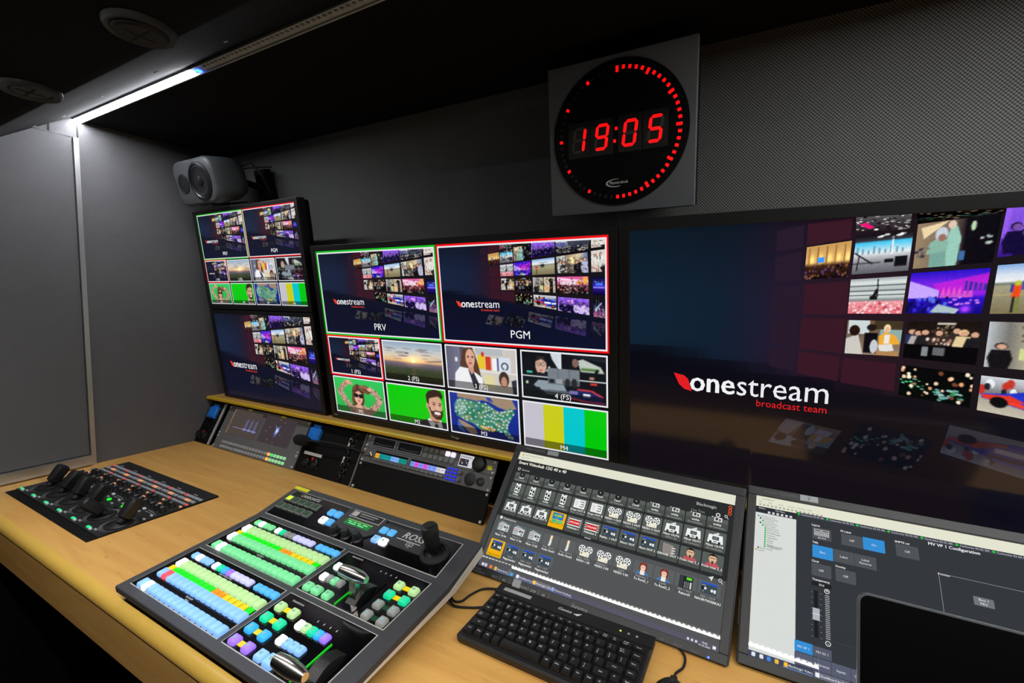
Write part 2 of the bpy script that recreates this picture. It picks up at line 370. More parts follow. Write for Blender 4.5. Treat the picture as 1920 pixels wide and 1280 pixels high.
def pics(w, h, names):
    """small photographs on the video wall graphic, and the camera pictures"""
    P = {}
    BK = (14, 12, 14)
    for n in names:
        p = Pic(w, h, 3 if w < 60 else 2)
        if n == 'gold':
            p.grad([(0, (190, 150, 90)), (.5, (215, 175, 110)), (.62, (70, 45, 30)), (1, (22, 14, 12))])
            for k in range(5): p.rect(.06 + .2 * k, .05, .09 + .2 * k, .55, (150, 105, 55)); p.glow(.15 + .2 * k, .42, .07, .2, (70, 60, 30))
            p.rect(.28, .36, .43, .52, (60, 150, 240)); p.blobs(60, (0, .6, 1, 1), .03, .05, [(60, 30, 25), (120, 80, 60), (20, 12, 12), (90, 60, 90)])
        elif n == 'studio':
            p.grad([(0, (20, 20, 24)), (.16, (60, 60, 66)), (.2, (70, 190, 230)), (.48, (215, 225, 230)), (.55, (190, 190, 195)), (.7, (140, 142, 148)), (1, (95, 97, 102))])
            for k in range(9): p.rect(.1 * k + .04, .3 + .05 * ((k * 7) % 3), .1 * k + .075, .5, (120, 150, 165))
            p.rect(.66, .16, .69, .55, (235, 235, 235)); p.blobs(8, (.3, .02, 1, .12), .05, .02, [(240, 240, 240)])
            p.stroke([(.02, .45), (.35, .75)], .02, BK); p.stroke([(.1, .55), (.08, .9)], .02, BK); p.rect(.74, .6, .96, .86, (22, 22, 26)); p.rect(.56, .66, .72, .75, (24, 24, 30)); p.rect(0, .72, .5, .74, (30, 30, 34))
        elif n == 'surg':
            p.hgrad([(0, (150, 130, 105)), (.4, (120, 105, 90)), (.58, (60, 50, 52)), (.62, (20, 15, 24)), (1, (14, 12, 20))])
            p.poly([(.05, .1), (.4, .0), (.1, .35)], (225, 205, 165)); p.poly([(.42, .2), (.5, .12), (.57, .4), (.55, 1), (.4, 1), (.38, .5)], (150, 195, 180))
            p.poly([(.18, .45), (.3, .35), (.42, .45), (.4, .75), (.15, .7)], (135, 175, 160)); p.ell(.32, .28, .08, .15, (190, 200, 210)); p.ell(.33, .36, .05, .08, (150, 110, 95)); p.ell(.44, .1, .05, .09, (215, 190, 170))
            p.poly([(.2, .7), (.4, .66), (.42, 1), (.2, 1)], (120, 160, 150)); p.blobs(8, (.02, .55, .18, .75), .03, .03, [(60, 60, 80), (110, 100, 100)]); p.ell(.7, .18, .03, .1, (180, 205, 170)); p.blobs(5, (.8, .4, .95, .6), .04, .03, [(170, 180, 175)]); p.rect(.57, .7, .64, .9, (70, 110, 160))
        elif n in ('purp', 'peop'):
            p.grad([(0, (135, 90, 215)), (.5, (120, 75, 205)), (1, (60, 30, 130))])
            for k in range(6): p.rect(.17 * k, 0, .17 * k + .05, .6, (165, 110, 240), .5)
            if n == 'peop': p.poly([(0, .55), (.35, .6), (.6, 1), (0, 1)], (190, 170, 235)); p.rect(.32, .15, .5, .45, (215, 150, 235)); p.rect(.55, .1, .62, .5, (95, 50, 190))
            for x, t in ((.12, .3), (.22, .42), (.36, .3), (.48, .38), (.6, .28), (.72, .4), (.85, .24), (.94, .36)): p.man(x, t, .65, (25, 15, 60) if n == 'purp' or x < .6 else (200, 180, 230), (20, 10, 40), (120, 85, 160))
        elif n == 'aud':
            p.grad([(0, (205, 208, 215)), (.3, (150, 155, 170)), (.5, (40, 42, 55)), (1, (18, 18, 24))]); p.poly([(.35, 0), (1, 0), (1, .5), (.4, .55)], (60, 64, 80)); p.rect(0, .1, .3, .45, (90, 95, 150))
            p.blobs(90, (0, .5, 1, 1), .022, .05, [(170, 160, 150), (220, 215, 210), (60, 60, 75), (20, 20, 26), (120, 100, 90)]); p.blobs(6, (.3, .1, .5, .5), .03, .09, [(90, 95, 105)])
        elif n in ('wh0', 'wh1'):
            p.grad([(0, (210, 200, 195)), (.5, (225, 215, 205)), (1, (190, 175, 165))]); p.man(.3, .15, .6, (215, 210, 205), (50, 40, 35), w=2.0); p.man(.7, .1, .6, (225, 225, 220), (60, 45, 40), w=2.0)
            p.poly([(0, .6), (1, .7), (1, 1), (0, 1)], (205, 195, 185)); p.poly([(.6, .8), (1, .7), (1, 1), (.8, 1)], (35, 30, 32)); p.stroke([(0, .75), (.6, .95)], .03, (190, 110, 100))
        elif n == 'stad':
            p.grad([(0, (150, 155, 158)), (.12, (210, 215, 215)), (.3, (175, 182, 182)), (.5, (215, 220, 218)), (.62, (120, 130, 130)), (.66, (225, 150, 155)), (1, (215, 115, 125))])
            for y in (.2, .33, .46): p.rect(0, y, 1, y + .03, (70, 78, 80))
            p.blobs(70, (0, .68, 1, 1), .025, .03, [(240, 190, 195), (190, 70, 85), (235, 225, 225)]); p.stroke([(.5, .05), (.52, .5)], .02, BK); p.stroke([(.44, .55), (.5, .35)], .05, (30, 30, 32)); p.rect(.38, .5, .52, .6, (28, 28, 30)); p.stroke([(.18, 1), (.42, .66)], .012, (240, 230, 230))
        elif n == 'conc':
            p.grad([(0, (45, 25, 190)), (.25, (110, 40, 215)), (.55, (150, 40, 215)), (.65, (50, 25, 190)), (1, (22, 14, 120))])
            p.poly([(0, .2), (.4, .45), (.4, .62), (0, .62)], (190, 160, 245)); p.poly([(.3, .3), (1, .1), (1, .45), (.45, .55)], (200, 40, 205), .75)
            for k in range(6): p.poly([(.42 + .07 * k, .62), (.46 + .07 * k, .36), (.5 + .07 * k, .62)], (235, 110, 190), .7)
            for k in range(5): p.rect(.72 + .06 * k, .25 + .02 * k, .76 + .06 * k, .48, (70, 50, 160))
            p.blobs(50, (0, .62, .55, 1), .03, .05, [(15, 10, 70), (60, 40, 200), (25, 18, 110), (90, 110, 220)]); p.poly([(.42, .78), (.7, .9), (.66, 1), (.32, .97)], (165, 185, 190)); p.glow(.78, .9, .1, .12, (160, 60, 140)); p.blobs(10, (.55, .62, .95, .8), .03, .02, [(220, 130, 235)])
        elif n == 'heli':
            p.grad([(0, (130, 165, 215)), (.2, (205, 215, 225)), (.34, (225, 228, 230)), (.38, (110, 120, 110)), (.44, (160, 155, 130)), (1, (125, 115, 85))])
            p.rect(.0, .6, 1, .615, (200, 185, 110)); p.stroke([(.3, .26), (.68, .24)], .014, (45, 50, 55)); p.ell(.47, .42, .1, .1, (45, 50, 55)); p.stroke([(.5, .42), (.34, .38)], .03, (50, 54, 60)); p.rect(.38, .54, .56, .57, (60, 62, 60))
            p.rect(.175, .42, .25, .68, (225, 80, 35)); p.ell(.215, .38, .03, .055, (180, 190, 60)); p.rect(.18, .66, .21, .98, (40, 42, 40)); p.rect(.22, .66, .25, .98, (120, 130, 60)); p.rect(.15, .4, .18, .56, (45, 70, 140)); p.rect(.25, .34, .275, .52, (50, 85, 160))
        elif n == 'busi':
            p.hgrad([(0, (150, 155, 150)), (.3, (215, 210, 200)), (.35, (160, 140, 110)), (.75, (210, 190, 160)), (1, (90, 110, 160))]); p.rect(.42, .15, .56, .5, (245, 225, 160)); p.rect(.28, 0, .31, 1, (40, 40, 40))
            for x, c in ((.06, (60, 60, 62)), (.14, (200, 200, 198)), (.22, (50, 52, 50)), (.4, (90, 80, 75)), (.65, (28, 26, 32)), (.77, (24, 24, 30)), (.9, (180, 180, 205))): p.man(x, .28 + .06 * math.sin(x * 40), .75, c)
            p.blobs(20, (0, .7, .35, 1), .03, .05, [(220, 220, 218), (60, 60, 60), (120, 110, 100)])
        elif n == 'intv':
            p.grad([(0, (120, 85, 60)), (.4, (110, 95, 80)), (1, (150, 130, 110))]); p.rect(.03, 0, .42, .4, (195, 205, 205)); p.rect(.5, .0, 1, .25, (70, 60, 42)); p.rect(.62, .25, 1, .6, (140, 165, 160))
            p.poly([(.0, .55), (.22, .4), (.34, 1), (0, 1)], (195, 192, 185)); p.ell(.15, .3, .1, .16, (45, 25, 20)); p.rect(.34, .35, .58, .95, (20, 18, 22)); p.ell(.46, .2, .09, .1, (40, 30, 28))
            p.poly([(.6, .45), (.72, .32), (.9, .42), (1, .65), (.62, .72)], (225, 165, 60)); p.ell(.74, .22, .06, .12, (235, 215, 170)); p.ell(.74, .25, .04, .09, (220, 170, 140)); p.rect(.7, .4, .8, .65, (225, 220, 215)); p.poly([(.6, .7), (.85, .65), (.9, .85), (.65, .9)], (215, 212, 208)); p.rect(.6, .88, .98, 1, (170, 130, 85)); p.ell(.53, .75, .07, .2, (190, 195, 200))
        elif n == 'bar':
            p.grad([(0, (30, 24, 20)), (.35, (42, 32, 26)), (.5, (95, 60, 42)), (.58, (55, 34, 26)), (.62, (14, 12, 14)), (1, (10, 10, 12))]); p.rect(.42, .03, .66, .07, (220, 215, 200)); p.blobs(30, (.35, .1, .68, .4), .015, .03, [(110, 95, 80), (60, 50, 42), (160, 140, 110)])
            for x, c, hr in ((.08, (45, 55, 90), (40, 26, 20)), (.17, (170, 165, 160), (25, 18, 16)), (.26, (40, 36, 40), (30, 20, 16)), (.45, (60, 48, 45), (30, 20, 18)), (.68, (60, 48, 44), (30, 24, 20)), (.78, (215, 195, 150), (225, 195, 140)), (.92, (35, 34, 38), (30, 20, 16))): p.man(x, .12 + .1 * abs(math.sin(x * 9)), .62, c, hr, w=1.3)
            p.blobs(14, (.3, .45, .65, .58), .02, .04, [(220, 200, 185), (160, 120, 100)]); p.rect(0, .6, 1, 1, (14, 12, 14)); p.rect(.25, .66, .33, .9, (130, 135, 140)); p.rect(.4, .66, .56, .85, (140, 142, 146), .7)
        elif n == 'kit':
            p.hgrad([(0, (180, 185, 190)), (.2, (120, 118, 112)), (.5, (200, 190, 160)), (.8, (215, 195, 170)), (1, (170, 160, 150))]); p.blobs(40, (.3, .0, .75, .4), .02, .04, [(150, 140, 120), (235, 230, 215), (110, 90, 70)]); p.rect(.32, .55, .5, .8, (195, 205, 140)); p.rect(.52, .6, .75, .9, (225, 175, 120))
            p.rect(.46, .0, .49, 1, (50, 48, 46)); p.man(.14, .45, .55, (28, 26, 30), w=1.4); p.rect(.74, .2, .9, 1, (30, 28, 30)); p.ell(.8, .2, .1, .15, (32, 28, 28)); p.rect(.36, .4, .52, .55, (40, 38, 36))
        elif n == 'pink':
            p.grad([(0, (205, 80, 140)), (.3, (235, 150, 190)), (.45, (200, 90, 120)), (.55, (60, 35, 40)), (1, (20, 14, 18))]); p.poly([(0, .05), (1, .25), (1, .32), (0, .2)], (245, 205, 225)); p.rect(.1, .28, .7, .46, (225, 205, 215)); p.rect(.62, .26, .8, .42, (220, 130, 60)); p.rect(.84, .02, .97, .4, (225, 175, 60))
            p.blobs(60, (0, .5, 1, .8), .025, .05, [(30, 20, 24), (200, 60, 60), (140, 120, 120), (60, 40, 50), (225, 160, 150)]); p.rect(.2, .9, .4, .95, (220, 150, 140))
        elif n == 'blue':
            p.grad([(0, (18, 16, 45)), (.35, (40, 45, 130)), (.55, (60, 60, 200)), (.7, (45, 25, 120)), (1, (16, 10, 50))]); p.rect(.25, .35, .8, .48, (90, 120, 235)); p.rect(.05, .55, .95, .62, (150, 130, 240)); p.blobs(10, (.1, .25, .9, .3), .02, .02, [(190, 200, 255)])
        elif n in ('orch', 'dark0'):
            p.grad([(0, (14, 14, 14)), (1, (10, 18, 14))]); p.blobs(34, (0, .02, 1, .9), .028, .055, [(235, 200, 170), (215, 160, 120), (120, 70, 50), (240, 225, 200)]); p.blobs(20, (.0, .4, .35, .7), .03, .02, [(90, 200, 130), (120, 180, 170), (16, 30, 22)]); p.blobs(24, (.5, .55, .95, .95), .04, .03, [(60, 150, 90), (110, 170, 160), (150, 190, 190), (16, 60, 34)])
            if n == 'dark0': p.a *= .5
        elif n == 'orch0':
            p.grad([(0, (90, 88, 90)), (1, (40, 36, 40))]); p.blobs(70, (0, 0, 1, 1), .04, .06, [(220, 218, 215), (30, 26, 30), (24, 20, 22), (150, 145, 145), (60, 45, 45)]); p.poly([(.05, .5), (.2, .4), (.35, .75), (.25, .85)], (220, 30, 120))
        elif n == 'car':
            p.grad([(0, (200, 205, 210)), (.3, (150, 150, 155)), (.45, (120, 118, 120)), (.62, (165, 158, 145)), (1, (190, 182, 165))]); p.blobs(12, (0, .05, .5, .4), .04, .12, [(40, 42, 46), (190, 60, 50), (225, 228, 230)])
            p.poly([(.02, .5), (.25, .42), (.45, .3), (.75, .28), (1, .42), (1, .86), (.6, .84), (.2, .68), (.03, .62)], (40, 60, 190)); p.poly([(.4, .4), (.5, .33), (.72, .33), (.8, .42)], (30, 34, 44)); p.poly([(.02, .52), (.3, .46), (.45, .6), (.3, .7), (.05, .62)], (215, 60, 45)); p.poly([(.3, .6), (.6, .72), (.55, .8), (.3, .7)], (225, 70, 45)); p.rect(.48, .5, .76, .64, (235, 238, 240)); p.poly([(.5, .24), (1, .22), (1, .3), (.5, .3)], (90, 130, 220)); p.ell(.2, .68, .09, .15, (20, 20, 22)); p.ell(.86, .8, .09, .14, (20, 20, 22)); p.ell(.86, .8, .04, .07, (200, 80, 50)); p.poly([(.78, .55), (1, .5), (1, .6), (.82, .66)], (225, 225, 228))
        elif n == 'night':
            p.grad([(0, (14, 14, 24)), (.4, (40, 36, 70)), (.7, (90, 50, 110)), (1, (150, 110, 130))]); p.poly([(.1, .55), (.7, .1), (.75, .14), (.2, .7)], (160, 170, 200)); p.blobs(10, (.2, .35, 1, .7), .05, .04, [(60, 220, 120), (230, 60, 120), (240, 200, 240)]); p.blobs(24, (0, .7, 1, 1), .05, .04, [(210, 180, 190), (60, 40, 60), (200, 90, 120)])
        elif n == 'M1':
            p.grad([(0, (52, 200, 92)), (1, (38, 176, 74))]); LEO = (196, 160, 138)
            p.poly([(.26, 1), (.31, .8), (.4, .7), (.56, .7), (.66, .8), (.74, 1)], LEO)
            m = p.pm([(.26, 1), (.31, .8), (.4, .7), (.56, .7), (.66, .8), (.74, 1)])
            m |= p.stroke([(.34, .9), (.2, .64), (.1, .4)], .095, LEO); m |= p.stroke([(.1, .4), (.18, .22), (.27, .12)], .08, LEO)
            m |= p.stroke([(.66, .92), (.82, .74), (.91, .52)], .1, LEO); m |= p.stroke([(.91, .52), (.83, .34), (.73, .26)], .085, LEO)
            p.blobs(900, (.02, .02, .98, 1), .009, .014, [(84, 54, 44), (120, 80, 62), (64, 44, 38), (214, 182, 160)], m)
            p.poly([(.38, 1), (.43, .72), (.53, .72), (.58, 1)], (222, 172, 146))
            HR, HL = (88, 54, 44), (150, 104, 74)
            p.poly([(.36, .34), (.4, .2), (.47, .14), (.56, .16), (.64, .14), (.74, .2), (.76, .32), (.68, .4), (.6, .36), (.6, .6), (.56, .78), (.5, .7), (.42, .74), (.36, .8), (.34, .6)], HR)
            p.stroke([(.54, .2), (.64, .2), (.73, .28)], .045, HL); p.stroke([(.52, .26), (.6, .3), (.68, .36)], .03, (124, 82, 60)); p.stroke([(.38, .36), (.36, .55), (.38, .7)], .02, (120, 78, 58)); p.stroke([(.44, .2), (.4, .3)], .025, (130, 88, 64))
            p.ell(.3, .1, .05, .06, (224, 172, 148)); p.ell(.36, .14, .04, .04, (210, 156, 132)); p.ell(.73, .25, .05, .055, (224, 172, 148))
            p.ell(.482, .5, .085, .22, (228, 176, 152)); p.poly([(.395, .52), (.4, .34), (.46, .25), (.53, .26), (.575, .5), (.55, .4), (.5, .33), (.43, .38)], HR)
            p.ell(.437, .47, .05, .062, (26, 20, 24)); p.ell(.535, .478, .047, .062, (26, 20, 24)); p.rect(.43, .44, .55, .462, (26, 20, 24)); p.ell(.487, .625, .032, .018, (186, 76, 78)); p.ell(.488, .55, .012, .035, (208, 148, 126)); p.ell(.43, .57, .02, .05, (238, 192, 170), .6)
        elif n == 'M2':
            p.grad([(0, (6, 206, 12)), (1, (10, 196, 16))])
            X_, Y_ = p.X, p.Y; p.X = .86 + (p.X - .84) / 1.22; p.Y = .46 + (p.Y - .47) / 1.16
            p.poly([(.52, 1), (.56, .86), (.72, .76), (.8, .72), (.98, .78), (1, .82), (1, 1)], (52, 52, 66)); p.poly([(.73, .76), (.78, .7), (.92, .74), (.94, .98), (.84, 1), (.78, .95)], (236, 236, 240)); p.poly([(.83, .84), (.87, .84), (.89, 1), (.82, 1)], (40, 42, 56))
            p.poly([(.76, .55), (.9, .6), (.9, .78), (.84, .83), (.77, .74)], (196, 146, 120)); p.ell(.845, .42, .105, .25, (214, 164, 138)); p.ell(.745, .43, .02, .06, (210, 156, 130))
            p.poly([(.74, .36), (.73, .2), (.77, .1), (.86, .05), (.94, .08), (.965, .18), (.955, .26), (.9, .2), (.82, .24), (.775, .27), (.765, .42)], (52, 34, 28))
            p.poly([(.755, .44), (.78, .46), (.81, .55), (.86, .52), (.93, .53), (.955, .48), (.95, .62), (.92, .72), (.86, .73), (.8, .66)], (56, 36, 30)); p.ell(.875, .585, .045, .035, (240, 230, 225)); p.rect(.81, .34, .86, .36, (44, 30, 26)); p.rect(.9, .35, .94, .37, (44, 30, 26)); p.ell(.837, .39, .018, .018, (60, 40, 34)); p.ell(.917, .4, .016, .018, (60, 40, 34)); p.ell(.885, .47, .018, .05, (228, 180, 154))
            p.stroke([(.8, .63), (.86, .66), (.92, .62)], .012, (120, 80, 66)); p.ell(.8, .5, .016, .05, (226, 178, 152), .7); p.X, p.Y = X_, Y_
        elif n == 'M3':
            p.grad([(0, (24, 52, 150)), (1, (18, 36, 130))]); p.poly([(.12, 0), (.92, 0), (.98, .2), (.88, .28), (.72, .22), (.6, .12), (.5, .1), (.42, .14), (.12, .1)], (158, 134, 112)); p.poly([(.55, .02), (.62, .02), (.66, .12), (.58, .1)], (40, 66, 160)); p.poly([(.1, .66), (.2, .7), (.36, .82), (.4, .96), (.3, 1), (.16, .8)], (160, 132, 108)); p.poly([(.1, .7), (.15, .78), (.22, 1), (.1, .9)], (60, 110, 190))
            us = [(.1, .2), (.14, .12), (.4, .16), (.58, .18), (.68, .3), (.76, .34), (.9, .2), (.96, .3), (.9, .46), (.86, .6), (.84, .74), (.93, .96), (.88, .98), (.78, .82), (.62, .82), (.52, .86), (.44, .84), (.34, .72), (.2, .66), (.09, .58), (.06, .42)]
            m = p.pm(us); p.put(m, (54, 132, 100)); p.blobs(160, (.04, .1, 1, 1), .05, .06, [(40, 120, 86), (70, 150, 120), (110, 150, 110), (30, 100, 80), (150, 150, 110), (86, 140, 150)], m, .5); p.ell(.16, .34, .1, .16, (150, 190, 190), .45)
            p.blobs(26, (.46, .74, .68, .86), .014, .018, [(240, 150, 20), (220, 100, 20), (230, 190, 40)])
            pts = []
            for _ in range(900):
                x, y = rng.uniform(.05, .97), rng.uniform(.12, .97)
                i, j = int(y * p.a.shape[0]), int(x * p.a.shape[1])
                if m[i, j] and all((x - a) ** 2 * 3 + (y - b) ** 2 > (.0045 if x > .5 or x < .25 else .012) for a, b in pts): pts.append((x, y))
            for x, y in pts[:120]: p.ell(x, y, .0145, .021, (236, 240, 240)); p.ell(x, y, .005, .011, (120, 140, 140))
        elif n == 'F2':
            p.grad([(0, (146, 168, 190)), (.18, (190, 200, 205)), (.36, (226, 206, 176)), (.48, (232, 178, 120)), (.52, (120, 104, 116)), (.6, (92, 86, 96)), (.68, (62, 72, 52)), (.85, (48, 58, 34)), (1, (40, 44, 34))])
            p.blobs(26, (0, .1, 1, .44), .09, .016, [(232, 214, 200), (176, 160, 160), (140, 130, 140), (110, 104, 116)], None, .5); p.poly([(.7, .44), (1, .38), (1, .43), (.8, .46)], (110, 100, 112), .7); p.ell(.42, .27, .04, .018, (92, 88, 100)); p.ell(.36, .34, .1, .02, (118, 110, 122), .8)
            p.glow(.52, .46, .22, .16, (90, 60, 20)); p.glow(.52, .46, .03, .05, (160, 140, 90)); p.rect(.49, .6, .55, .95, (120, 92, 60), .25); p.blobs(40, (0, .66, 1, .95), .05, .012, [(80, 88, 60), (44, 52, 34), (96, 90, 60)], None, .4)
        elif n == 'F3':
            p.hgrad([(0, (96, 96, 118)), (.2, (116, 116, 138)), (.24, (70, 70, 88)), (.28, (150, 146, 148)), (.42, (212, 208, 200)), (1, (202, 196, 188))]); p.rect(.13, .26, .17, .36, (232, 232, 240))
            p.rect(.44, .52, 1, .56, (228, 222, 214)); p.rect(.44, .0, .82, .16, (180, 186, 190)); p.rect(.47, .16, .57, .48, (232, 196, 44)); p.ell(.545, .14, .02, .06, (200, 50, 30)); p.rect(.58, .18, .66, .5, (206, 62, 30)); p.rect(.68, .22, .74, .5, (240, 240, 240)); p.rect(.745, .2, .765, .5, (40, 60, 130)); p.rect(.77, .18, .93, .52, (214, 222, 236)); p.ell(.85, .38, .05, .09, (40, 40, 48)); p.ell(.85, .38, .032, .06, (214, 222, 236)); p.rect(.84, .44, .86, .52, (214, 222, 236))
            p.rect(.55, .62, .7, .92, (222, 212, 160)); p.poly([(.7, 1), (.76, .72), (.92, .74), (.98, 1)], (206, 196, 180)); p.ell(.83, .68, .07, .18, (62, 46, 40)); p.ell(.83, .74, .04, .12, (190, 140, 116)); p.poly([(.93, .7), (1, .66), (1, 1), (.95, 1)], (44, 46, 60))
            p.poly([(.26, .02), (.4, .0), (.46, .3), (.5, .62), (.56, .92), (.46, .98), (.4, .7), (.24, .6), (.2, .42), (.24, .2)], (88, 58, 46)); p.poly([(.1, 1), (.12, .64), (.2, .48), (.32, .5), (.44, .6), (.52, .7), (.55, 1)], (240, 240, 244)); p.poly([(.32, .52), (.38, .5), (.47, .85), (.46, 1), (.4, 1)], (44, 46, 62)); p.poly([(.325, .42), (.405, .42), (.405, .56), (.375, .64), (.33, .54)], (206, 150, 124)); p.ell(.36, .26, .068, .22, (222, 168, 142)); p.poly([(.4, .04), (.46, .3), (.5, .6), (.43, .6), (.43, .2)], (88, 58, 46))
            p.ell(.36, .375, .028, .025, (186, 84, 84)); p.rect(.315, .2, .345, .22, (80, 54, 46)); p.rect(.38, .2, .41, .22, (80, 54, 46)); p.ell(.33, .235, .014, .016, (70, 50, 44)); p.ell(.395, .235, .014, .016, (70, 50, 44)); p.ell(.362, .3, .012, .04, (206, 150, 126))
        elif n == 'F4':
            p.rect(0, 0, 1, 1, (16, 18, 24)); p.poly([(.36, 0), (.48, 0), (.48, .4), (.38, .12)], (206, 214, 222)); p.poly([(.3, .4), (.34, .28), (.42, .42)], (190, 198, 206)); p.ell(.24, .28, .068, .19, (212, 170, 150)); p.poly([(.17, .2), (.2, .08), (.28, .08), (.315, .22), (.25, .14)], (46, 36, 34)); p.poly([(.16, .48), (.22, .42), (.3, .46), (.36, .52), (.12, .52)], (28, 30, 38))
            for x in (.213, .268): p.ell(x, .25, .026, .04, (60, 60, 64)); p.ell(x, .25, .02, .03, (206, 170, 152))
            p.ell(.24, .38, .024, .012, (170, 90, 86)); p.rect(.0, .515, 1, .53, (225, 228, 230)); p.rect(.478, 0, .49, .53, (225, 228, 230)); p.rect(.06, .42, .13, .46, (70, 190, 160))
            p.poly([(.49, 0), (1, 0), (1, .12), (.7, .06)], (30, 34, 42)); p.poly([(.68, .12), (.74, .08), (.94, .22), (.98, .34), (.72, .34)], (190, 200, 190)); p.rect(.72, .26, .93, .32, (90, 130, 70)); p.poly([(.5, .52), (.56, .3), (.64, .12), (.7, .14), (.68, .3), (.7, .52)], (22, 22, 28)); p.ell(.655, .17, .036, .09, (130, 100, 90)); p.stroke([(.86, .46), (.9, .3)], .03, (20, 20, 24)); p.ell(.84, .46, .03, .03, (170, 130, 112))
            p.poly([(.14, .72), (.2, .6), (.5, .6), (.55, .8), (.24, .82)], (140, 152, 162)); p.poly([(.24, .8), (.6, .78), (.62, .9), (.3, .9)], (86, 92, 100)); p.stroke([(.2, .78), (.26, .9), (.24, .98)], .03, (24, 26, 30)); p.rect(.045, .64, .07, .7, (200, 220, 180))
            p.poly([(.6, .8), (.72, .72), (.94, .78), (.98, 1), (.6, .95)], (26, 34, 90)); p.stroke([(.68, .72), (.84, .73), (.96, .84)], .016, (210, 60, 70)); p.stroke([(.58, .92), (.76, .96), (.98, .96)], .014, (220, 60, 80)); p.rect(.74, .8, .82, .86, (236, 240, 250)); p.rect(.58, .76, .68, .84, (120, 110, 170)); p.rect(.82, .56, .9, .6, (210, 60, 50))
            p.rect(.32, .32, .7, .66, (120, 126, 134)); p.rect(.32, .56, .7, .66, (90, 94, 100)); p.rect(.44, .32, .445, .6, (60, 64, 70)); p.rect(.58, .32, .585, .6, (60, 64, 70)); p.rect(.34, .55, .4, .63, (30, 32, 36)); p.ell(.56, .6, .03, .09, (40, 42, 46)); p.ell(.64, .6, .034, .1, (36, 38, 42)); p.rect(.42, .54, .5, .64, (150, 158, 166))
        else:
            p.rect(0, 0, 1, 1, (60, 60, 60))
        if n in TILES:
            if w < 60 and n not in ('heli', 'blue', 'orch', 'dark0', 'gold'):
                p.blobs(46, (0, .12, 1, 1), .022, .05, [(16, 15, 18), (26, 24, 28), (40, 36, 40)], None, .62); p.blobs(36, (0, 0, 1, .95), .016, .035, [(240, 240, 240), (222, 220, 224), (200, 196, 205)], None, .55)
                p.blobs(30, (0, 0, 1, 1), .006, .09, [(18, 17, 20), (235, 235, 238)], None, .5)
            p.a = (p.a - 105) * 1.12 + 104
        p.noise(4 if n in TILES else 2.2, 2)
        P[n] = p.out()
    return P

TILES = dict(
 orch0=((.41, 0), (.488, 0), (.488, .045), (.412, .047)), dark0=((.495, 0), (.601, 0), (.603, .012), (.497, .032)),
 gold=((.338, .089), (.407, .073), (.406, .19), (.337, .198)), studio=((.413, .06), (.493, .05), (.492, .172), (.411, .183)), surg=((.498, .032), (.601, .014), (.599, .151), (.498, .167)),
 purp=((.606, 0), (.738, 0), (.736, .11), (.603, .138)), aud=((.744, 0), (.926, 0), (.912, .088), (.744, .108)), wh0=((.931, 0), (1, 0), (1, .062), (.931, .071)),
 stad=((.411, .199), (.492, .189), (.49, .309), (.411, .312)), conc=((.497, .181), (.598, .168), (.595, .304), (.496, .307)), heli=((.606, .161), (.735, .142), (.734, .296), (.605, .304)),
 busi=((.745, .137), (.912, .107), (.915, .291), (.746, .292)), wh1=((.93, .098), (1, .088), (1, .283), (.931, .286)),
 intv=((.412, .334), (.494, .333), (.493, .449), (.412, .448)), bar=((.5, .333), (.599, .329), (.598, .463), (.499, .452)), kit=((.607, .327), (.735, .328), (.736, .474), (.608, .466)),
 pink=((.747, .324), (.914, .324), (.915, .494), (.747, .481)), blue=((.937, .327), (1, .327), (1, .499), (.937, .494)),
 orch=((.499, .476), (.598, .491), (.598, .601), (.499, .578)), car=((.607, .494), (.738, .508), (.737, .638), (.608, .605)), peop=((.748, .514), (.916, .534), (.917, .682), (.748, .645)), night=((.936, .538), (1, .547), (1, .706), (.939, .694)))
PANELS = [((.337, .012), (.405, .004), (.405, .066), (.337, .084)), ((.339, .214), (.408, .204), (.409, .315), (.339, .319)), ((.338, .332), (.408, .329), (.409, .448), (.337, .44)), ((.337, .45), (.405, .461), (.405, .549), (.337, .529)), ((.411, .464), (.491, .474), (.492, .568), (.41, .552)),
          ((.287, .03), (.331, .015), (.331, .09), (.287, .1)), ((.287, .12), (.331, .102), (.331, .2), (.287, .21)), ((.287, .225), (.331, .217), (.331, .32), (.287, .323)), ((.287, .335), (.331, .333), (.331, .437), (.287, .428)), ((.287, .442), (.331, .449), (.331, .525), (.287, .51))]

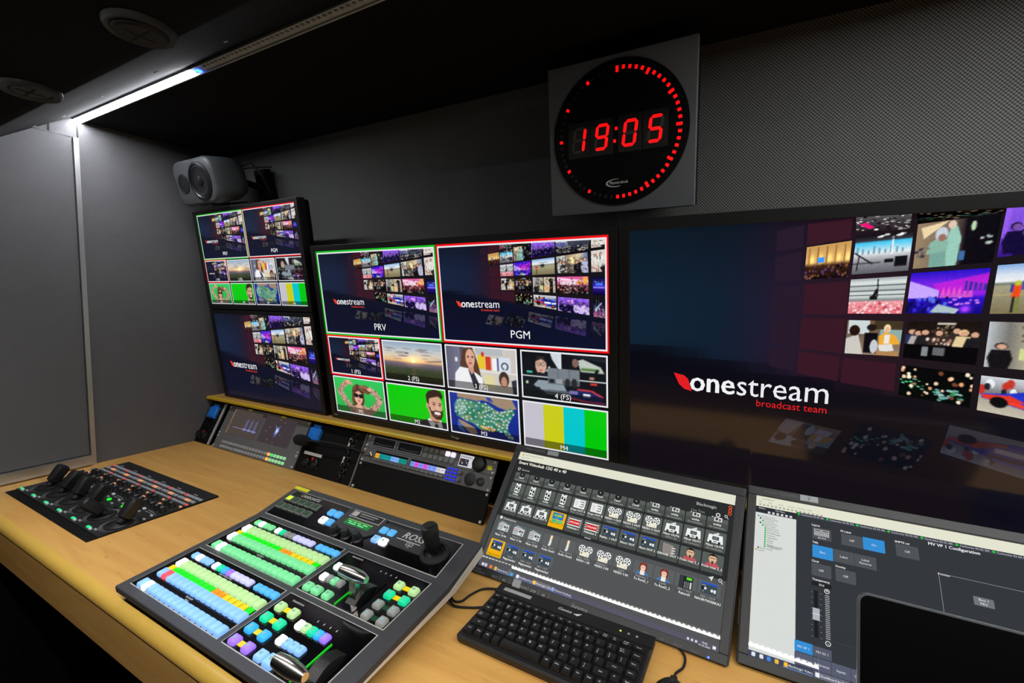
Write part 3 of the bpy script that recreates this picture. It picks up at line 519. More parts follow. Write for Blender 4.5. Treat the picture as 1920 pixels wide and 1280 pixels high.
def wall_graphic(C, x0, y0, x1, y1, tw, th, L, dim=1.0, small=False, big=False):
    """company picture: a receding wall of photographs over a dark floor, with the word mark"""
    w, h = x1 - x0, y1 - y0
    M = lambda p: (x0 + p[0] * w, y0 + p[1] * h)
    p = Pic(40, 24, 2)
    p.hgrad([(0, (14, 36, 54) if big else (22, 36, 62)), (.2, (15, 30, 48) if big else (22, 32, 58)), (.3, (34, 24, 46)), (.42, (40, 20, 32)), (.6, (26, 20, 24)), (1, (20, 18, 24))])
    p.a *= np.interp(p.Y, [0, .25, 1], [.7, 1.0, 1.0])[..., None]
    fl = p.Y > .447 + p.X * .266
    p.put(fl, (10, 14, 36) if not big else (8, 8, 20)); p.a *= np.where(fl, np.interp(p.Y, [.45, .6, 1], [.7, 1, 1.15]), 1)[..., None]
    if big: p.put(fl & (p.Y > .6) & (p.X < .62), (26, 16, 14), .5)  # brown tint paints the wood desk's reflection in the glass
    C.raster([M((0, 0)), M((1, 0)), M((1, 1)), M((0, 1))], p.out() * dim, L)
    if not small:
        for k, q in enumerate(PANELS): C.poly([M(a) for a in q], tuple(v * dim for v in ((56, 22, 36) if k < 5 else (38, 24, 42))), L + 1)
        P = pics(tw, th, TILES)
    else: P = pics(tw, th, TILES)
    for n, q in TILES.items(): C.raster([M(a) for a in q], P[n] * dim, L + 1)
    # faint mirror images on the floor
    for n, q in (('intv', ((.292, .804), (.393, .824), (.42, .727), (.324, .705))), ('orch', ((.42, .81), (.53, .84), (.56, .72), (.45, .69))), ('car', ((.568, .76), (.701, .821), (.719, .707), (.576, .663))), ('peop', ((.728, .824), (.896, .883), (.9, .737), (.733, .701))), ('night', ((.92, .87), (1, .9), (1, .76), (.93, .74)))):
        C.raster([M(a) for a in q], P[n] * (.30 if not big else .2) * dim + np.array((8, 9, 20)), L + 1)
    hh = h * 1.0
    rc = (232, 62, 40) if not big else (225, 30, 34)
    C.poly([M(a) for a in ((.1, .566), (.122, .574), (.131, .588), (.139, .637), (.123, .63), (.112, .612))], rc, L + 2)
    tot = (.393 - .135) * w; sz = .118 * hh
    w1, w2 = text2d('one', True)[2] * sz, text2d('stream')[2] * sz; k = (tot - .004 * w) / (w1 + w2)
    C.text('one', x0 + .135 * w, y0 + .634 * h, sz, (240, 240, 242), 'L', True, L + 2, sx=k)
    C.text('stream', x0 + .135 * w + w1 * k + .004 * w, y0 + .634 * h, sz, (236, 236, 240), 'L', False, L + 2, sx=k)
    C.text('broadcast team', x0 + .392 * w, y0 + .67 * h, .038 * hh, rc, 'R', False, L + 2, sx=.95)

# ================================================================= SETTING
XL, XR, YF = -2.009, 1.75, -1.3
wA = R(7.844); cw, sw_ = math.cos(wA), math.sin(wA)
PW = (XL, 1.133, 1.147)                     # corner of back wall, left wall and ceiling (above desk height)
def wall_y(z): return 1.133 + (1.141 - z) * math.tan(wA)
b = MB(); b.face([(XL, wall_y(1.2), 1.2 + DZ), (XR, wall_y(1.2), 1.2 + DZ), (XR, wall_y(-DZ), 0), (XL, wall_y(-DZ), 0)])
b.face([(XL, wall_y(1.2) + .05, 1.2 + DZ), (XR, wall_y(1.2) + .05, 1.2 + DZ), (XR, wall_y(-DZ) + .05, 0), (XL, wall_y(-DZ) + .05, 0)]); struct(b.build('wall_back', FAB_B, smooth=False))
b = MB(); b.box(XL - .05, XL, YF, 1.45, 0, 1.25 + DZ); struct(b.build('wall_left', FAB_L, smooth=False))
b = MB(); b.box(XL - .05, XR, YF, 1.45, -.04, 0); struct(b.build('floor', FLOORM, smooth=False))
# ceiling: flat over the monitor wall, sloping bulkhead, low flat part over the operators
prof = [(1.30, 1.147), (.652, 1.147), (.60, 1.111), (.493, 1.037), (.41, .977), (.395, .966), (.385, .959), (.375, .954), (.365, .951), (.35, .95), (YF, .95), (YF, 1.03), (.30, 1.03), (.62, 1.22), (1.30, 1.22)]
b = MB(); b.prism([(y, z + DZ) for y, z in prof], XL - .03, XR, 'x'); struct(b.build('ceiling', FELT, smooth=False))
# left wall: door leaf, its seams and aluminium strips
b = MB(); b.box(XL, XL + .006, YF, .652, .039 + DZ, 1.083 + DZ); struct(b.build('door_1', FAB_L, smooth=False))
b = MB(); b.box(XL, XL + .013, .655, .668, .0 + DZ, 1.086 + DZ); struct(b.build('trim_1', ALU, smooth=False))
b = MB(); b.rrect(YF, .655, .004 + DZ, .037 + DZ, .004, [(0, 0), (0, .012), (.003, .015)]); b.X = None
o = MB(); o.box(XL, XL + .016, YF, .655, .004 + DZ, .036 + DZ); o.box(XL + .016, XL + .02, YF, .655, .004 + DZ, .010 + DZ); struct(o.build('trim_2', ALU, smooth=False))
o = MB(); o.box(XL, XL + .004, .25, .668, 1.0835 + DZ, 1.088 + DZ); o.box(XL, XL + .003, .668, .6715, 1.086 + DZ, 1.147 + DZ); o.box(XL, XL + .003, .60, .603, 1.088 + DZ, 1.13 + DZ); struct(o.build('trim_3', BLACK, smooth=False))
o = MB(); o.box(XL, XL + .012, YF, .5, 0, DZ - .004); struct(o.build('shade_sheet', BLACKM, smooth=False))  # black sheet added over the wall to give the shade under the desk

# ================================================================= CEILING LAMPS, VENTS, SCREWS
def mat_emit(name, c, s):
    m = mat(name, c, 0.4, emit=s); return m
LEDON = mat_emit('led_lit', (244, 246, 252), LED_WALL_EMIT); LEDDOT = mat_emit('led_dot', (255, 252, 244), LED_DESK_DOT)
LEDON2 = mat_emit('led_lit_right', (244, 244, 240), LED_RIGHT_EMIT)
LEDBLUE = mat_emit('led_blue', (40, 90, 255), 9.0)
DIFF = mat('led_channel', (176, 178, 178), 0.5)
DOTOFF = mat('led_unlit', (120, 122, 124), 0.4)
t = thing('led_strip', 'long LED strip along the ceiling edge, its left end shining white', 'ceiling light', T(XL, .67, 1.147))
o = MB(); o.box(.003, 3.7, -.0125, .0125, -.005, 0); o.box(.003, 3.7, .009, .0125, -.009, -.005); o.build('channel', DIFF, t, smooth=False)
o = MB(); o.box(.004, .695, -.0115, .0085, -.0085, -.005); o.build('lit_run', LEDON, t, smooth=False)
o = MB(); o.box(2.12, 3.66, -.0115, .0085, -.0085, -.005); o.build('lit_run', LEDON2, t, smooth=False)
o = MB()
for k in range(int(1.34 / .0167)): o.box(.76 + k * .0167, .768 + k * .0167, -.008, -.003, -.0068, -.005)
o.build('unlit_diodes', DOTOFF, t, smooth=False)
o = MB(); o.box(.72, .732, -.006, .006, -.0078, -.005); o.build('blue_diode', LEDBLUE, t, smooth=False)
t = thing('led_strip', 'LED strip of bright round dots under the low ceiling above the desk front', 'ceiling light', T(-.1, .0, .950) @ Matrix.Rotation(R(-.9), 4, 'Z'))
o = MB(); o.box(-1.6, 1.55, -.011, .011, -.004, 0); o.build('channel', DIFF, t, smooth=False)
o = MB()
for k in range(170): o.lathe([(.0075, -.0045), (.0075, -.0065), (.004, -.0085)], (-1.58 + k * .0184, 0, 0), seg=8)
o.build('diodes', LEDDOT, t)
ld = bpy.data.lights.new('led_light', 'AREA'); ld.shape = 'RECTANGLE'; ld.size = 3.1; ld.size_y = .007; ld.energy = LED_DESK_WATT; ld.color = (1.0, .975, .93); ld.spread = R(125)
lo = bpy.data.objects.new('led_light', ld); COL.objects.link(lo); lo.parent = t; lo.location = (-.02, 0, -.010)
VENT = mat('vent_plastic', (58, 59, 61), 0.5); VDARK = mat('vent_inside', (14, 14, 15), 0.6)
sl = math.atan2(.70, 1); bY = Vector((0, math.cos(sl), math.sin(sl))); bN = Vector((0, math.sin(sl), -math.cos(sl)))
def bulk(x, y): return (x, y, .6925 + .70 * y)
for (x, y, rr, lab, op) in ((-.79, .338, .0425, 'round ceiling vent with a protruding dark nozzle, nearer the camera', True), (-1.204, .338, .0435, 'round ceiling vent with closed grey flaps, nearer the left wall', False)):
    M = frame((x, y, .95), (1, 0, 0), (0, -1, 0), (0, 0, -1)); t = thing('round_vent', lab, 'ceiling vent', M, 'round vents in the lowered ceiling')
    o = MB(); o.lathe([(rr, -.002), (rr, .004), (rr * .93, .009), (rr * .68, .006), (rr * .66, -.002)], seg=40, cap0=False, cap1=False); o.build('ring', VENT, t)
    o = MB(); o.lathe([(rr * .80, .0), (rr * .78, .009), (rr * .70, .013)], seg=40) if op else o.lathe([(rr * .67, .0), (rr * .67, .004), (rr * .6, .0065)], seg=40); o.build('disc', VDARK if op else VENT, t)
    o = MB(); o.box(-rr * .6, rr * .6, -.001, .001, .004, .0138 if op else .0075); o.box(-.001, .001, -rr * .45, rr * .45, .004, .0136 if op else .0073); o.build('flap', VDARK, t, smooth=False)
SCREWM = mat('screw_zinc', (205, 205, 205), 0.4, metal=.4)
o0 = None
for (x, y, lab) in ((-.987, .569, 'small screw in the bulkhead, right of the lit strip'), (-1.523, .558, 'small screw in the bulkhead above the middle of the lit strip'), (-1.25, .562, 'small screw in the bulkhead near the right end of the lit strip'), (-1.86, .59, 'small screw in the bulkhead at the left end of the lit strip'), (-1.95, .55, 'small screw in the bulkhead next to the left wall')):
    M = frame(bulk(x, y), (1, 0, 0), tuple(-bY), tuple(bN))
    if o0 is None:
        q = MB(); q.lathe([(.0055, -.001), (.0055, .001), (.003, .0026)], seg=14); o0 = q.build('screw', SCREWM); s_ = o0
    else: s_ = o0.copy(); COL.objects.link(s_)
    s_.matrix_world = M; tag(s_, lab, 'screw', 'screws in the bulkhead')

# ================================================================= DESK
t = thing('control_desk', 'long light wood control desk with a rounded front edge', 'desk', T(-.13, .36, 0))
X0, X1 = XL + .131, XR + .13
nose = [(0.926, 0.0)] + [(.02 - .02 * math.sin(R(a)), -.02 + .02 * math.cos(R(a))) for a in range(0, 91, 10)] + [(.0003, -.023), (.0022, -.024), (.0118, -.128), (.0135, -.1295), (.045, -.1295), (.045, -.03), (.926, -.03)]  # front face slanted back under the nose so that it catches less light
o = MB(); o.prism([(y, z) for y, z in nose], X0, X1, 'x'); wt = o.build('worktop', [WOOD, mat('edge_band_highlight', (212, 172, 78), .35)], t, ang=30)
for p_ in wt.data.polygons:                # the rounded nose is an edge band, its yellow taking in the highlight there
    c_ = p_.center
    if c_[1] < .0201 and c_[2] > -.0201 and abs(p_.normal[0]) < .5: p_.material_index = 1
for xa, xb in ((X0, X0 + .03), (X1 - .9, X1 - .87)):
    o = MB(); o.box(xa, xb, .1, .85, -.75, -.031); o.build('side_panel', BLACKM, t, smooth=False)
t = thing('monitor_shelf', 'raised shelf with a yellow front edge under the wall monitors', 'shelf', T(-.13, .36, 0))
o = MB(); o.box(X0, X1, .680, .9, .163, .1745); o.build('shelf_board', WOOD, t, smooth=False)
o = MB(); o.rrect(X0, X1, .1625, .1752, .004, [(0, -.684), (0, -.677), (.003, -.674)], axis='y'); o.build('shelf_edge', YEDGE, t)
o = MB(); o.box(X0, X1, .75, .77, .0, .163); o.build('back_panel', BLACKM, t, smooth=False)

# ================================================================= WALL MONITORS
def on_wall(u, v, d):                       # u = x, v = distance down the wall, d = off the wall
    return (u, 1.133 - sw_ * -v * 1.0 - cw * d, 1.141 - cw * v - sw_ * d) if False else (u, 1.133 + sw_ * v - cw * d, 1.141 - cw * v - sw_ * d)
WX, WY, WZ = (1, 0, 0), (0, cw, sw_), (0, -sw_, cw)
def wall_frame(u, v, d): return frame(on_wall(u, v, d), WX, WY, WZ)

def monitor(name, label, u0, u1, v0, v1, su0, su1, sv0, sv1, d, depth, cv, smat, logo=None, group=None):
    M = wall_frame((u0 + u1) / 2, v1, d); t = thing(name, label, 'monitor', M, group)
    w, h = u1 - u0, v1 - v0; a, bb, c, e = su0 - (u0 + u1) / 2, su1 - (u0 + u1) / 2, v1 - sv0, v1 - sv1
    o = MB()                                # bezel: four rails around the glass, with a shallow step
    o.box(-w / 2, w / 2, .006, .03, 0, h); o.box(-w / 2, w / 2, 0, .006, c, h); o.box(-w / 2, w / 2, 0, .006, 0, e); o.box(-w / 2, a, 0, .006, e, c); o.box(bb, w / 2, 0, .006, e, c)
    ob = o.build('bezel', BLACK, t, smooth=False)
    bv = ob.modifiers.new('edge', 'BEVEL'); bv.width = .0012; bv.segments = 2; bv.limit_method = 'ANGLE'
    o = MB(); o.rrect(-w / 2 + .004, w / 2 - .004, .004, h - .004, .01, [(0, -.03), (0, -depth + .012), (.02, -depth)], axis='y'); o.build('back_shell', BLACKM, t)
    o = MB(); o.box(-.1, .1, depth - .002, d - .002, h * .3, h * .7); o.build('wall_mount', BLACKM, t, smooth=False)
    cv.build('screen', smat, t, Matrix.Translation((a, .0052, c)))
    return t, w, h

def multiview(C, full):
    """4 x 2 small pictures under preview and programme"""
    WH, GR, RD = (232, 232, 236), (20, 190, 30), (240, 16, 22)
    C.rect(0, 0, 962, 537, (4, 5, 14), 0)
    th = 5.0 if full else 6.0
    tw = (40, 26) if full else (18, 12)
    for (x0, x1, c) in ((0, 481, GR), (483, 962, RD)):
        C.rect(x0, 0, x1, 268, c, 1); C.rect(x0 + 5, 5, x1 - 5, 263, WH, 2)
        wall_graphic(C, x0 + 9, 9, x1 - 9, 259, *tw, 3)
        C.text('PRV' if c == GR else 'PGM', (x0 + x1) / 2 + 8, 244, 29, (245, 245, 245), 'C', False, 7)
    n = (104, 60) if full else (44, 26)
    P = pics(*n, ['F2', 'F3', 'F4', 'M1', 'M2', 'M3'])
    for k, (nm, lab) in enumerate(((None, '1 (FS)'), ('F2', '2 (FS)'), ('F3', '3 (FS)'), ('F4', '4 (FS)'))):
        x0 = 6 + 240.5 * k; x1 = x0 + 230
        if k == 0: C.rect(x0 - 5, 268, x1 + 5, 405, RD, 1)
        C.rect(x0, 273, x1, 400, WH, 2)
        q = [(x0 + 4, 277), (x1 - 4, 277), (x1 - 4, 396), (x0 + 4, 396)]
        if nm: C.raster(q, P[nm], 3); C.raster([(x0 + 4, 376), (x1 - 4, 376), (x1 - 4, 396), (x0 + 4, 396)], np.clip(P[nm][-10:] * .55, 0, 255), 4)
        else: wall_graphic(C, x0 + 4, 277, x1 - 4, 396, 16 if full else 8, 10 if full else 6, 3, small=True)
        C.text(lab, (x0 + x1) / 2, 392, 19, (245, 245, 245), 'C', False, 7)
    for k, lab in enumerate(('M1', 'M2', 'M3', 'M4')):
        x0 = 6 + 240.5 * k; x1 = x0 + 230
        C.rect(x0, 408, x1, 534, WH, 2)
        if k < 3:
            C.raster([(x0 + 4, 412), (x1 - 4, 412), (x1 - 4, 530), (x0 + 4, 530)], P[lab], 3); C.raster([(x0 + 4, 510), (x1 - 4, 510), (x1 - 4, 530), (x0 + 4, 530)], np.clip(P[lab][-10:] * .55, 0, 255), 4)
        else:
            for i, c in enumerate(((196, 192, 204), (202, 204, 24), (0, 198, 204), (0, 200, 8))):
                C.rect(x0 + 4 + i * 55.5, 412, x0 + 4 + (i + 1) * 55.5, 510, c, 3); C.rect(x0 + 4 + i * 55.5, 510, x0 + 4 + (i + 1) * 55.5, 530, tuple(v * .55 for v in c), 3)
        C.text(lab, (x0 + x1) / 2, 527, 17, (240, 240, 240), 'C', False, 7)

DM = .19
C = Canvas(.962, .537, 962, 537); multiview(C, True)
t, w, h = monitor('multiview_monitor', 'large wide monitor in the middle showing preview, programme and eight small pictures', -1.300, -.2985, .372, .9485, -1.282, -.320, .390, .927, DM, .075, C, SCR_M)
o = MB(); o.text('TVLogic', .02, .0085, .0095, .0004, 'xz'); o.build('maker_mark', WHITEP, t)
o = MB(); o.box(-w / 2 + .012, -w / 2 + .03, -.0006, .001, .011, .015); o.build('label_sticker', DIMP, t, smooth=False)
C = Canvas(.58, .338, 962, 537); multiview(C, False)
monitor('multiview_monitor', 'upper of the two small stacked monitors at the left, showing eight small pictures', -1.945, -1.333, .217, .586, -1.929, -1.349, .230, .568, DM, .06, C, SCR_M, group=None)
C = Canvas(.58, .335, 962, 537); wall_graphic(C, 0, 0, 962, 537, 40, 26, 1)
t, w, h = monitor('programme_monitor', 'lower of the two small stacked monitors at the left, showing the photo wall graphic', -1.945, -1.333, .590, .9485, -1.929, -1.349, .604, .940, DM, .06, C, SCR_M)
C = Canvas(.957, .538, 962, 537); wall_graphic(C, 0, 0, 962, 537, 72, 48, 1, big=True)
q = TILES['car']
C.text('ORLEN', 962 * .686, 537 * .577, 8.5, (30, 40, 90), 'C', True, 4, .09)
monitor('programme_monitor', 'large black screen at the right showing the photo wall graphic and word mark', -.2965, .708, .360, .946, -.273, .684, .385, .923, DM, .075, C, SCR_TV)

# ================================================================= CLOCK
M = wall_frame(-.310, .341, .15); t = thing('wall_clock', 'square black digital wall clock with red digits reading 19:05', 'clock', M)
CASE = mat('clock_case', (96, 98, 102), 0.45, scale=300)
FACE = mat('clock_face', (7, 7, 8), 0.5, spec=.15)
LRED = mat('clock_red_lit', (255, 12, 16), 0.4, emit=1.0); LOFF = mat('clock_unlit', (34, 22, 20), 0.5); SEGOFF = mat('segment_unlit', (62, 66, 60), 0.5); DIGB = mat('digit_module', (24, 22, 21), 0.5)
o = MB(); o.rrect(-.16, .16, 0, .32, .002, [(0, -.012), (0, -.0015), (.0015, 0)], axis='y'); o.build('front_plate', CASE, t)
o = MB(); o.box(-.154, .154, .012, .075, .006, .314); o.box(-.12, .12, .075, .149, .04, .28); o.build('case', BLACKM, t, smooth=False)
cz = .162
o = MB(); o.lathe([(.1465, 0), (.1465, .0012), (.1445, .0016)], (0, 0, cz), (0, -1, 0), 72); o.build('dial', FACE, t)
o = MB(); o.lathe([(.1465, .0), (.148, .0), (.148, .002), (.1465, .002)], (0, 0, cz), (0, -1, 0), 72, False, False); o.build('dial_rim', BLACK, t)
def tick(long, m):
    q = MB(); L_ = .009 if long else .0045; q.box(-.0029, .0029, -.0026, -.0016, .1305 - L_, .1305 + (.003 if long else .0028)); me = q.build('second_marker', m, t, smooth=False); return me
cache = {}
for k in range(60):
    lit = k <= 29 or k % 5 == 0; lg = k % 5 == 0 and k <= 25; key = (lit, lg)
    if key not in cache: ob = cache[key] = tick(lg, LRED if lit else LOFF)
    else: ob = cache[key].copy(); COL.objects.link(ob)
    ob.parent = t; ob.matrix_local = Matrix.Translation((0, 0, cz)) @ Matrix.Rotation(R(6 * k), 4, 'Y')
SEG = {'1': 'bc', '9': 'abcdfg', '0': 'abcdef', '5': 'acdfg'}
def seg_poly(s, w=.030, h=.054, th=.0062):
    g = .0007
    H = lambda y: [(-w / 2 + g + th / 2, y), (-w / 2 + th + g, y + th / 2), (w / 2 - th - g, y + th / 2), (w / 2 - g - th / 2, y), (w / 2 - th - g, y - th / 2), (-w / 2 + th + g, y - th / 2)]
    V = lambda x, y0, y1: [(x, y0 + g), (x + th / 2, y0 + th / 2 + g), (x + th / 2, y1 - th / 2 - g), (x, y1 - g), (x - th / 2, y1 - th / 2 - g), (x - th / 2, y0 + th / 2 + g)]
    a = th / 2
    return {'a': H(h - a), 'g': H(h / 2), 'd': H(a), 'b': V(w / 2 - a, h / 2, h - a), 'c': V(w / 2 - a, a, h / 2), 'f': V(-w / 2 + a, h / 2, h - a), 'e': V(-w / 2 + a, a, h / 2)}[s]
for i, (ch, x) in enumerate(zip('1905', (-.0865, -.0345, .0275, .0805))):
    q = MB(); q.X = Matrix.Translation((x, 0, .133)); q.m(2).box(-.0255, .0255, -.0030, -.0016, -.010, .064)
    for s in 'abcdefg':
        q.m(0 if s in SEG[ch] else 1).prism([(px + (py - .027) * .14, py) for px, py in seg_poly(s)], .0030, .0040, 'y')
    if ch != '1' or True: q.m(1).box(.0195, .0225, -.0036, -.003, .001, .004)
    q.build('digit', [LRED, SEGOFF, DIGB], t, smooth=False)
q = MB()
for zz in (.148, .173): q.box(-.0065 + (zz - .16) * .14, -.0015 + (zz - .16) * .14, -.004, -.0016, zz - .003, zz + .003)
q.build('colon', LRED, t, smooth=False)
q = MB(); q.text('Masterclock', .003, .0595, .0085, .0024, 'xz', bold=True)
arc = [(-.004 + .022 * math.cos(R(a)), .0615 + .0085 * math.sin(R(a))) for a in range(70, 300, 10)]; arc2 = [(-.002 + .0205 * math.cos(R(a)), .0618 + .0072 * math.sin(R(a))) for a in range(299, 69, -10)]
n_ = len(arc); ai = arc2[::-1]
for k in range(n_ - 1): q.face([(arc[k][0], -.0024, arc[k][1]), (arc[k + 1][0], -.0024, arc[k + 1][1]), (ai[min(k + 1, n_ - 1)][0], -.0024, ai[min(k + 1, n_ - 1)][1]), (ai[k][0], -.0024, ai[k][1])])
q.build('maker_mark', WHITEP, t, smooth=False)

# ================================================================= SPEAKER
ta = R(15); M = frame((-1.775, .905, .977), (1, 0, 0), (0, math.cos(ta), math.sin(ta)), (0, -math.sin(ta), math.cos(ta)))
t = thing('studio_speaker', 'grey studio speaker lying on its side in the upper left corner', 'speaker', M)
hw, hh = .118, .076
o = MB()
rs = []
for ins, y, rr in ((.010, -.006, .036), (.003, -.003, .040), (.0, .004, .043), (0, .03, .044), (.004, .09, .044), (.02, .125, .04), (.045, .14, .03)):
    ring = []
    for cx, cz_, a0 in ((hw - ins - rr * .9, hh - ins - rr * .9, 0), (-hw + ins + rr * .9, hh - ins - rr * .9, 90), (-hw + ins + rr * .9, -hh + ins + rr * .9, 180), (hw - ins - rr * .9, -hh + ins + rr * .9, 270)):
        for k in range(7):
            a = R(a0 + 15 * k); r2 = rr * .9; ring.append((cx + r2 * math.cos(a), y, cz_ + r2 * math.sin(a)))
    rs.append(ring)
o.rings(rs); o.build('cabinet', GREYSP, t, ang=60)
o = MB(); o.lathe([(.060, .0), (.058, .004), (.055, .005), (.052, .0025), (.047, .0035), (.043, .001), (.030, .0008), (.017, .0006), (.016, .003), (.010, .0055), (.002, .0065)], (.042, -.006, 0), (0, -1, 0), 40); wf = o.build('woofer', mat('cone_dark', (20, 20, 22), .3), t)  # cone coloured darker in place of the shade inside a recess
o = MB(); o.lathe([(.063, -.001), (.063, .0035), (.059, .0045)], (.042, -.006, 0), (0, -1, 0), 40, False, False); o.build('rim', BLACK, wf)
o = MB(); o.lathe([(.034, .001), (.030, .0025), (.022, -.001), (.012, -.004), (.010, -.002), (.005, .001), (.001, .002)], (-.063, -.006, -.0), (0, -1, 0), 32); o.build('tweeter', mat('tweeter_dark', (24, 24, 26), .3), t)
o = MB(); o.tube([(.03, .13, 0), (.05, .17, -.02), (.06, .215, -.04)], .012, 10); o.box(.03, .09, .205, .235, -.08, .03); o.box(-.02, .06, .0, .13, -.083, -.078); o.build('bracket', BLACKM, t)
o = MB(); o.tube([(.06, .13, .04), (.11, .15, .05), (.14, .16, .0), (.13, .18, -.06)], .004, 8); o.tube([(.02, .13, .03), (.09, .15, .035), (.15, .2, .03)], .003, 8); o.build('cable', RUBBER, t)

# ================================================================= RACK PANELS UNDER THE SHELF
ra = R(28); RX, RY, RZ = (1, 0, 0), (0, math.cos(ra), -math.sin(ra)), (0, math.sin(ra), math.cos(ra))
def rack(x, s=0.0, out=0.0): return frame((x, .982 + math.sin(ra) * s - math.cos(ra) * out, math.cos(ra) * s + math.sin(ra) * out), RX, RY, RZ)
def plate(name, m, t, w, h, x0=None, th=.004):
    x0 = -w / 2 if x0 is None else x0
    o = MB(); o.rrect(x0, x0 + w, 0, h, .002, [(0, -th), (0, -.0006), (.0006, 0)], axis='y'); return o.build(name, m, t)
SCR_ME = None
def rack_screw(t, x, z, r=.0042):
    global SCR_ME
    if SCR_ME is None:
        q = MB(); q.lathe([(.0042, 0), (.0042, .0018), (.0028, .003), (.0012, .0022)], (0, 0, 0), (0, -1, 0), 14); ob = q.build('screw', SCREWM, t); SCR_ME = ob
    else: ob = SCR_ME.copy(); COL.objects.link(ob); ob.parent = t
    ob.matrix_local = Matrix.Translation((x, 0, z)); return ob
def socket_box(t, x, z):
    """blue power socket with a flap lid"""
    o = MB(); o.rrect(x - .027, x + .027, z - .027, z + .019, .003, [(0, 0), (0, .010), (.003, .013)], axis='y'); s = o.build('power_socket', BLUE, t)
    o = MB(); o.rrect(x - .017, x + .017, z + .018, z + .030, .002, [(0, 0), (0, .008), (.002, .010)], axis='y'); o.build('lid', BLUE, s)
    o = MB(); o.rrect(x - .022, x + .022, z - .022, z + .015, .004, [(0, .013), (.001, .0155), (.003, .016)], axis='y'); o.build('cap', BLUE, s)
def xlr_pair(t, x, z, strip=True):
    o = MB()
    for dx in (-.022, .022):
        o.m(0).lathe([(.0155, 0), (.0155, .006), (.0125, .0075), (.0115, .003)], (x + dx, 0, z), (0, -1, 0), 24)
        for a in (90, 210, 330): o.m(1).lathe([(.0022, .003), (.0022, .005)], (x + dx + .006 * math.cos(R(a)), 0, z + .006 * math.sin(R(a))), (0, -1, 0), 8)
        for e in ((-.013, .013), (.013, -.013)): o.m(1).lathe([(.0026, 0), (.0026, .002)], (x + dx + e[0], 0, z + e[1]), (0, -1, 0), 8)
    c = o.build('connector', [BLACK, STEEL], t)
    o = MB(); o.prism([(x + .005, z + .017), (x + .018, z + .017), (x + .012, z + .003)], .0076, .0082, 'y'); o.build('red_tab', RED, c, smooth=False)
    if strip:
        o = MB(); o.box(x - .048, x + .040, -.0006, .0, z + .022, z + .032); o.build('label_sticker', WHITEP, t, smooth=False)
def jack_column(t, x, z0, z1, n):
    o = MB()
    for k in range(n):
        z = z0 + (z1 - z0) * k / (n - 1)
        o.m(0).lathe([(.008, 0), (.008, .006), (.006, .007), (.005, .002)], (x + (.004 if k % 2 else -.004), 0, z), (0, -1, 0), 16)
        o.m(1).lathe([(.0022, 0), (.0022, .0022)], (x + .012, 0, z + .007), (0, -1, 0), 8); o.m(1).lathe([(.0022, 0), (.0022, .0022)], (x - .011, 0, z - .006), (0, -1, 0), 8)
    o.build('jack_row', [BLACK, STEEL], t)

FH = .168
# left connector plate, beside the wall
t = thing('connector_plate', 'black connector plate with blue socket between the left wall and the grey meter unit', 'connector panel', rack(-1.952))
plate('plate', BLACKM, t, .112, FH); socket_box(t, -.058 + .052, .128)
xlr_pair(t, -.022, .032, False); jack_column(t, .027, .02, .15, 8)
o = MB(); o.box(.044, .0495, -.006, 0, .002, FH); o.build('rail', mat('rail_silver', (205, 206, 210), .45), t, smooth=False)
# waveform unit
t = thing('waveform_monitor', 'grey rack unit with two small scope screens and two rows of square buttons', 'measuring instrument', rack(-1.629, 0, .004))
UW = .486
plate('faceplate', GREY, t, UW, FH)
SCR_R = mat_screen('screen_glass_rack', .2, 1.0)
C = Canvas(.178, .098, 178, 98); C.rect(0, 0, 178, 98, (62, 56, 60), 0)
for k in range(14): C.rect(2, 5 + k * 6.8, 176, 6.6 + k * 6.8, (104, 84, 60), 1)
for k in range(14): C.rect(0, 3.5 + k * 6.8, 4, 8 + k * 6.8, (190, 140, 60), 1)
p = Pic(89, 49, 2); p.rect(0, 0, 1, 1, (0, 0, 0))
for x in range(89):
    xx = x / 89
    if xx > .14: p.glow(xx, .70 + .04 * xx, .012, .04, (40, 40, 60))
    if xx > .5:
        for y in (.35, .45, .55, .65, .74): p.glow(xx, y + .08 * math.sin(x * .9) * .6, .01, .09, (34, 32, 52) if (x // 7) % 2 else (14, 14, 26))
a = p.out(); 
for j in range(49):
    for i in range(89):
        if a[j, i].sum() > 90: C.rect(i * 2, j * 2, i * 2 + 2, j * 2 + 2, tuple(np.clip(a[j, i] * 1.2 + 40, 0, 235)), 2)
C.build('waveform_screen', SCR_R, t, Matrix.Translation((-.199, -.0006, .159)))
C = Canvas(.174, .098, 174, 98); C.rect(0, 0, 174, 98, (60, 52, 56), 0)
for x, y in ((84, 8), (112, 14), (40, 40), (110, 60), (52, 84), (86, 90), (30, 56)): C.ring(x, y, 2.2, 2.2, .9, (190, 130, 70), 1, 8)
star = []
for k in range(26):
    a = 2 * math.pi * k / 26; r = (8 + 3 * (k % 2)) if k % 2 else rng.uniform(14, 38) * (1 - .45 * max(0, math.cos(a)))
    star.append((86 + r * math.cos(a) * .8, 48 + r * math.sin(a)))
for rr, cc, l in ((1.0, (104, 110, 170), 1), (.7, (140, 146, 215), 2), (.4, (215, 220, 250), 3)):
    for k in range(26):
        (xa, ya), (xb, yb) = star[k], star[(k + 1) % 26]; C.poly([(86, 48), (86 + (xa - 86) * rr, 48 + (ya - 48) * rr), (86 + (xb - 86) * rr, 48 + (yb - 48) * rr)], cc, l)
C.build('vector_screen', SCR_R, t, Matrix.Translation((.002, -.0006, .159)))
BTG = mat('button_grey_backlit', (150, 152, 152), .5, emit=.12); BTO = mat('button_orange_backlit', (250, 170, 80), .5, emit=.9); BTGR = mat('button_green_backlit', (70, 215, 120), .5, emit=.7); BTGR2 = mat('button_pale_green_backlit', (150, 215, 160), .5, emit=.55)
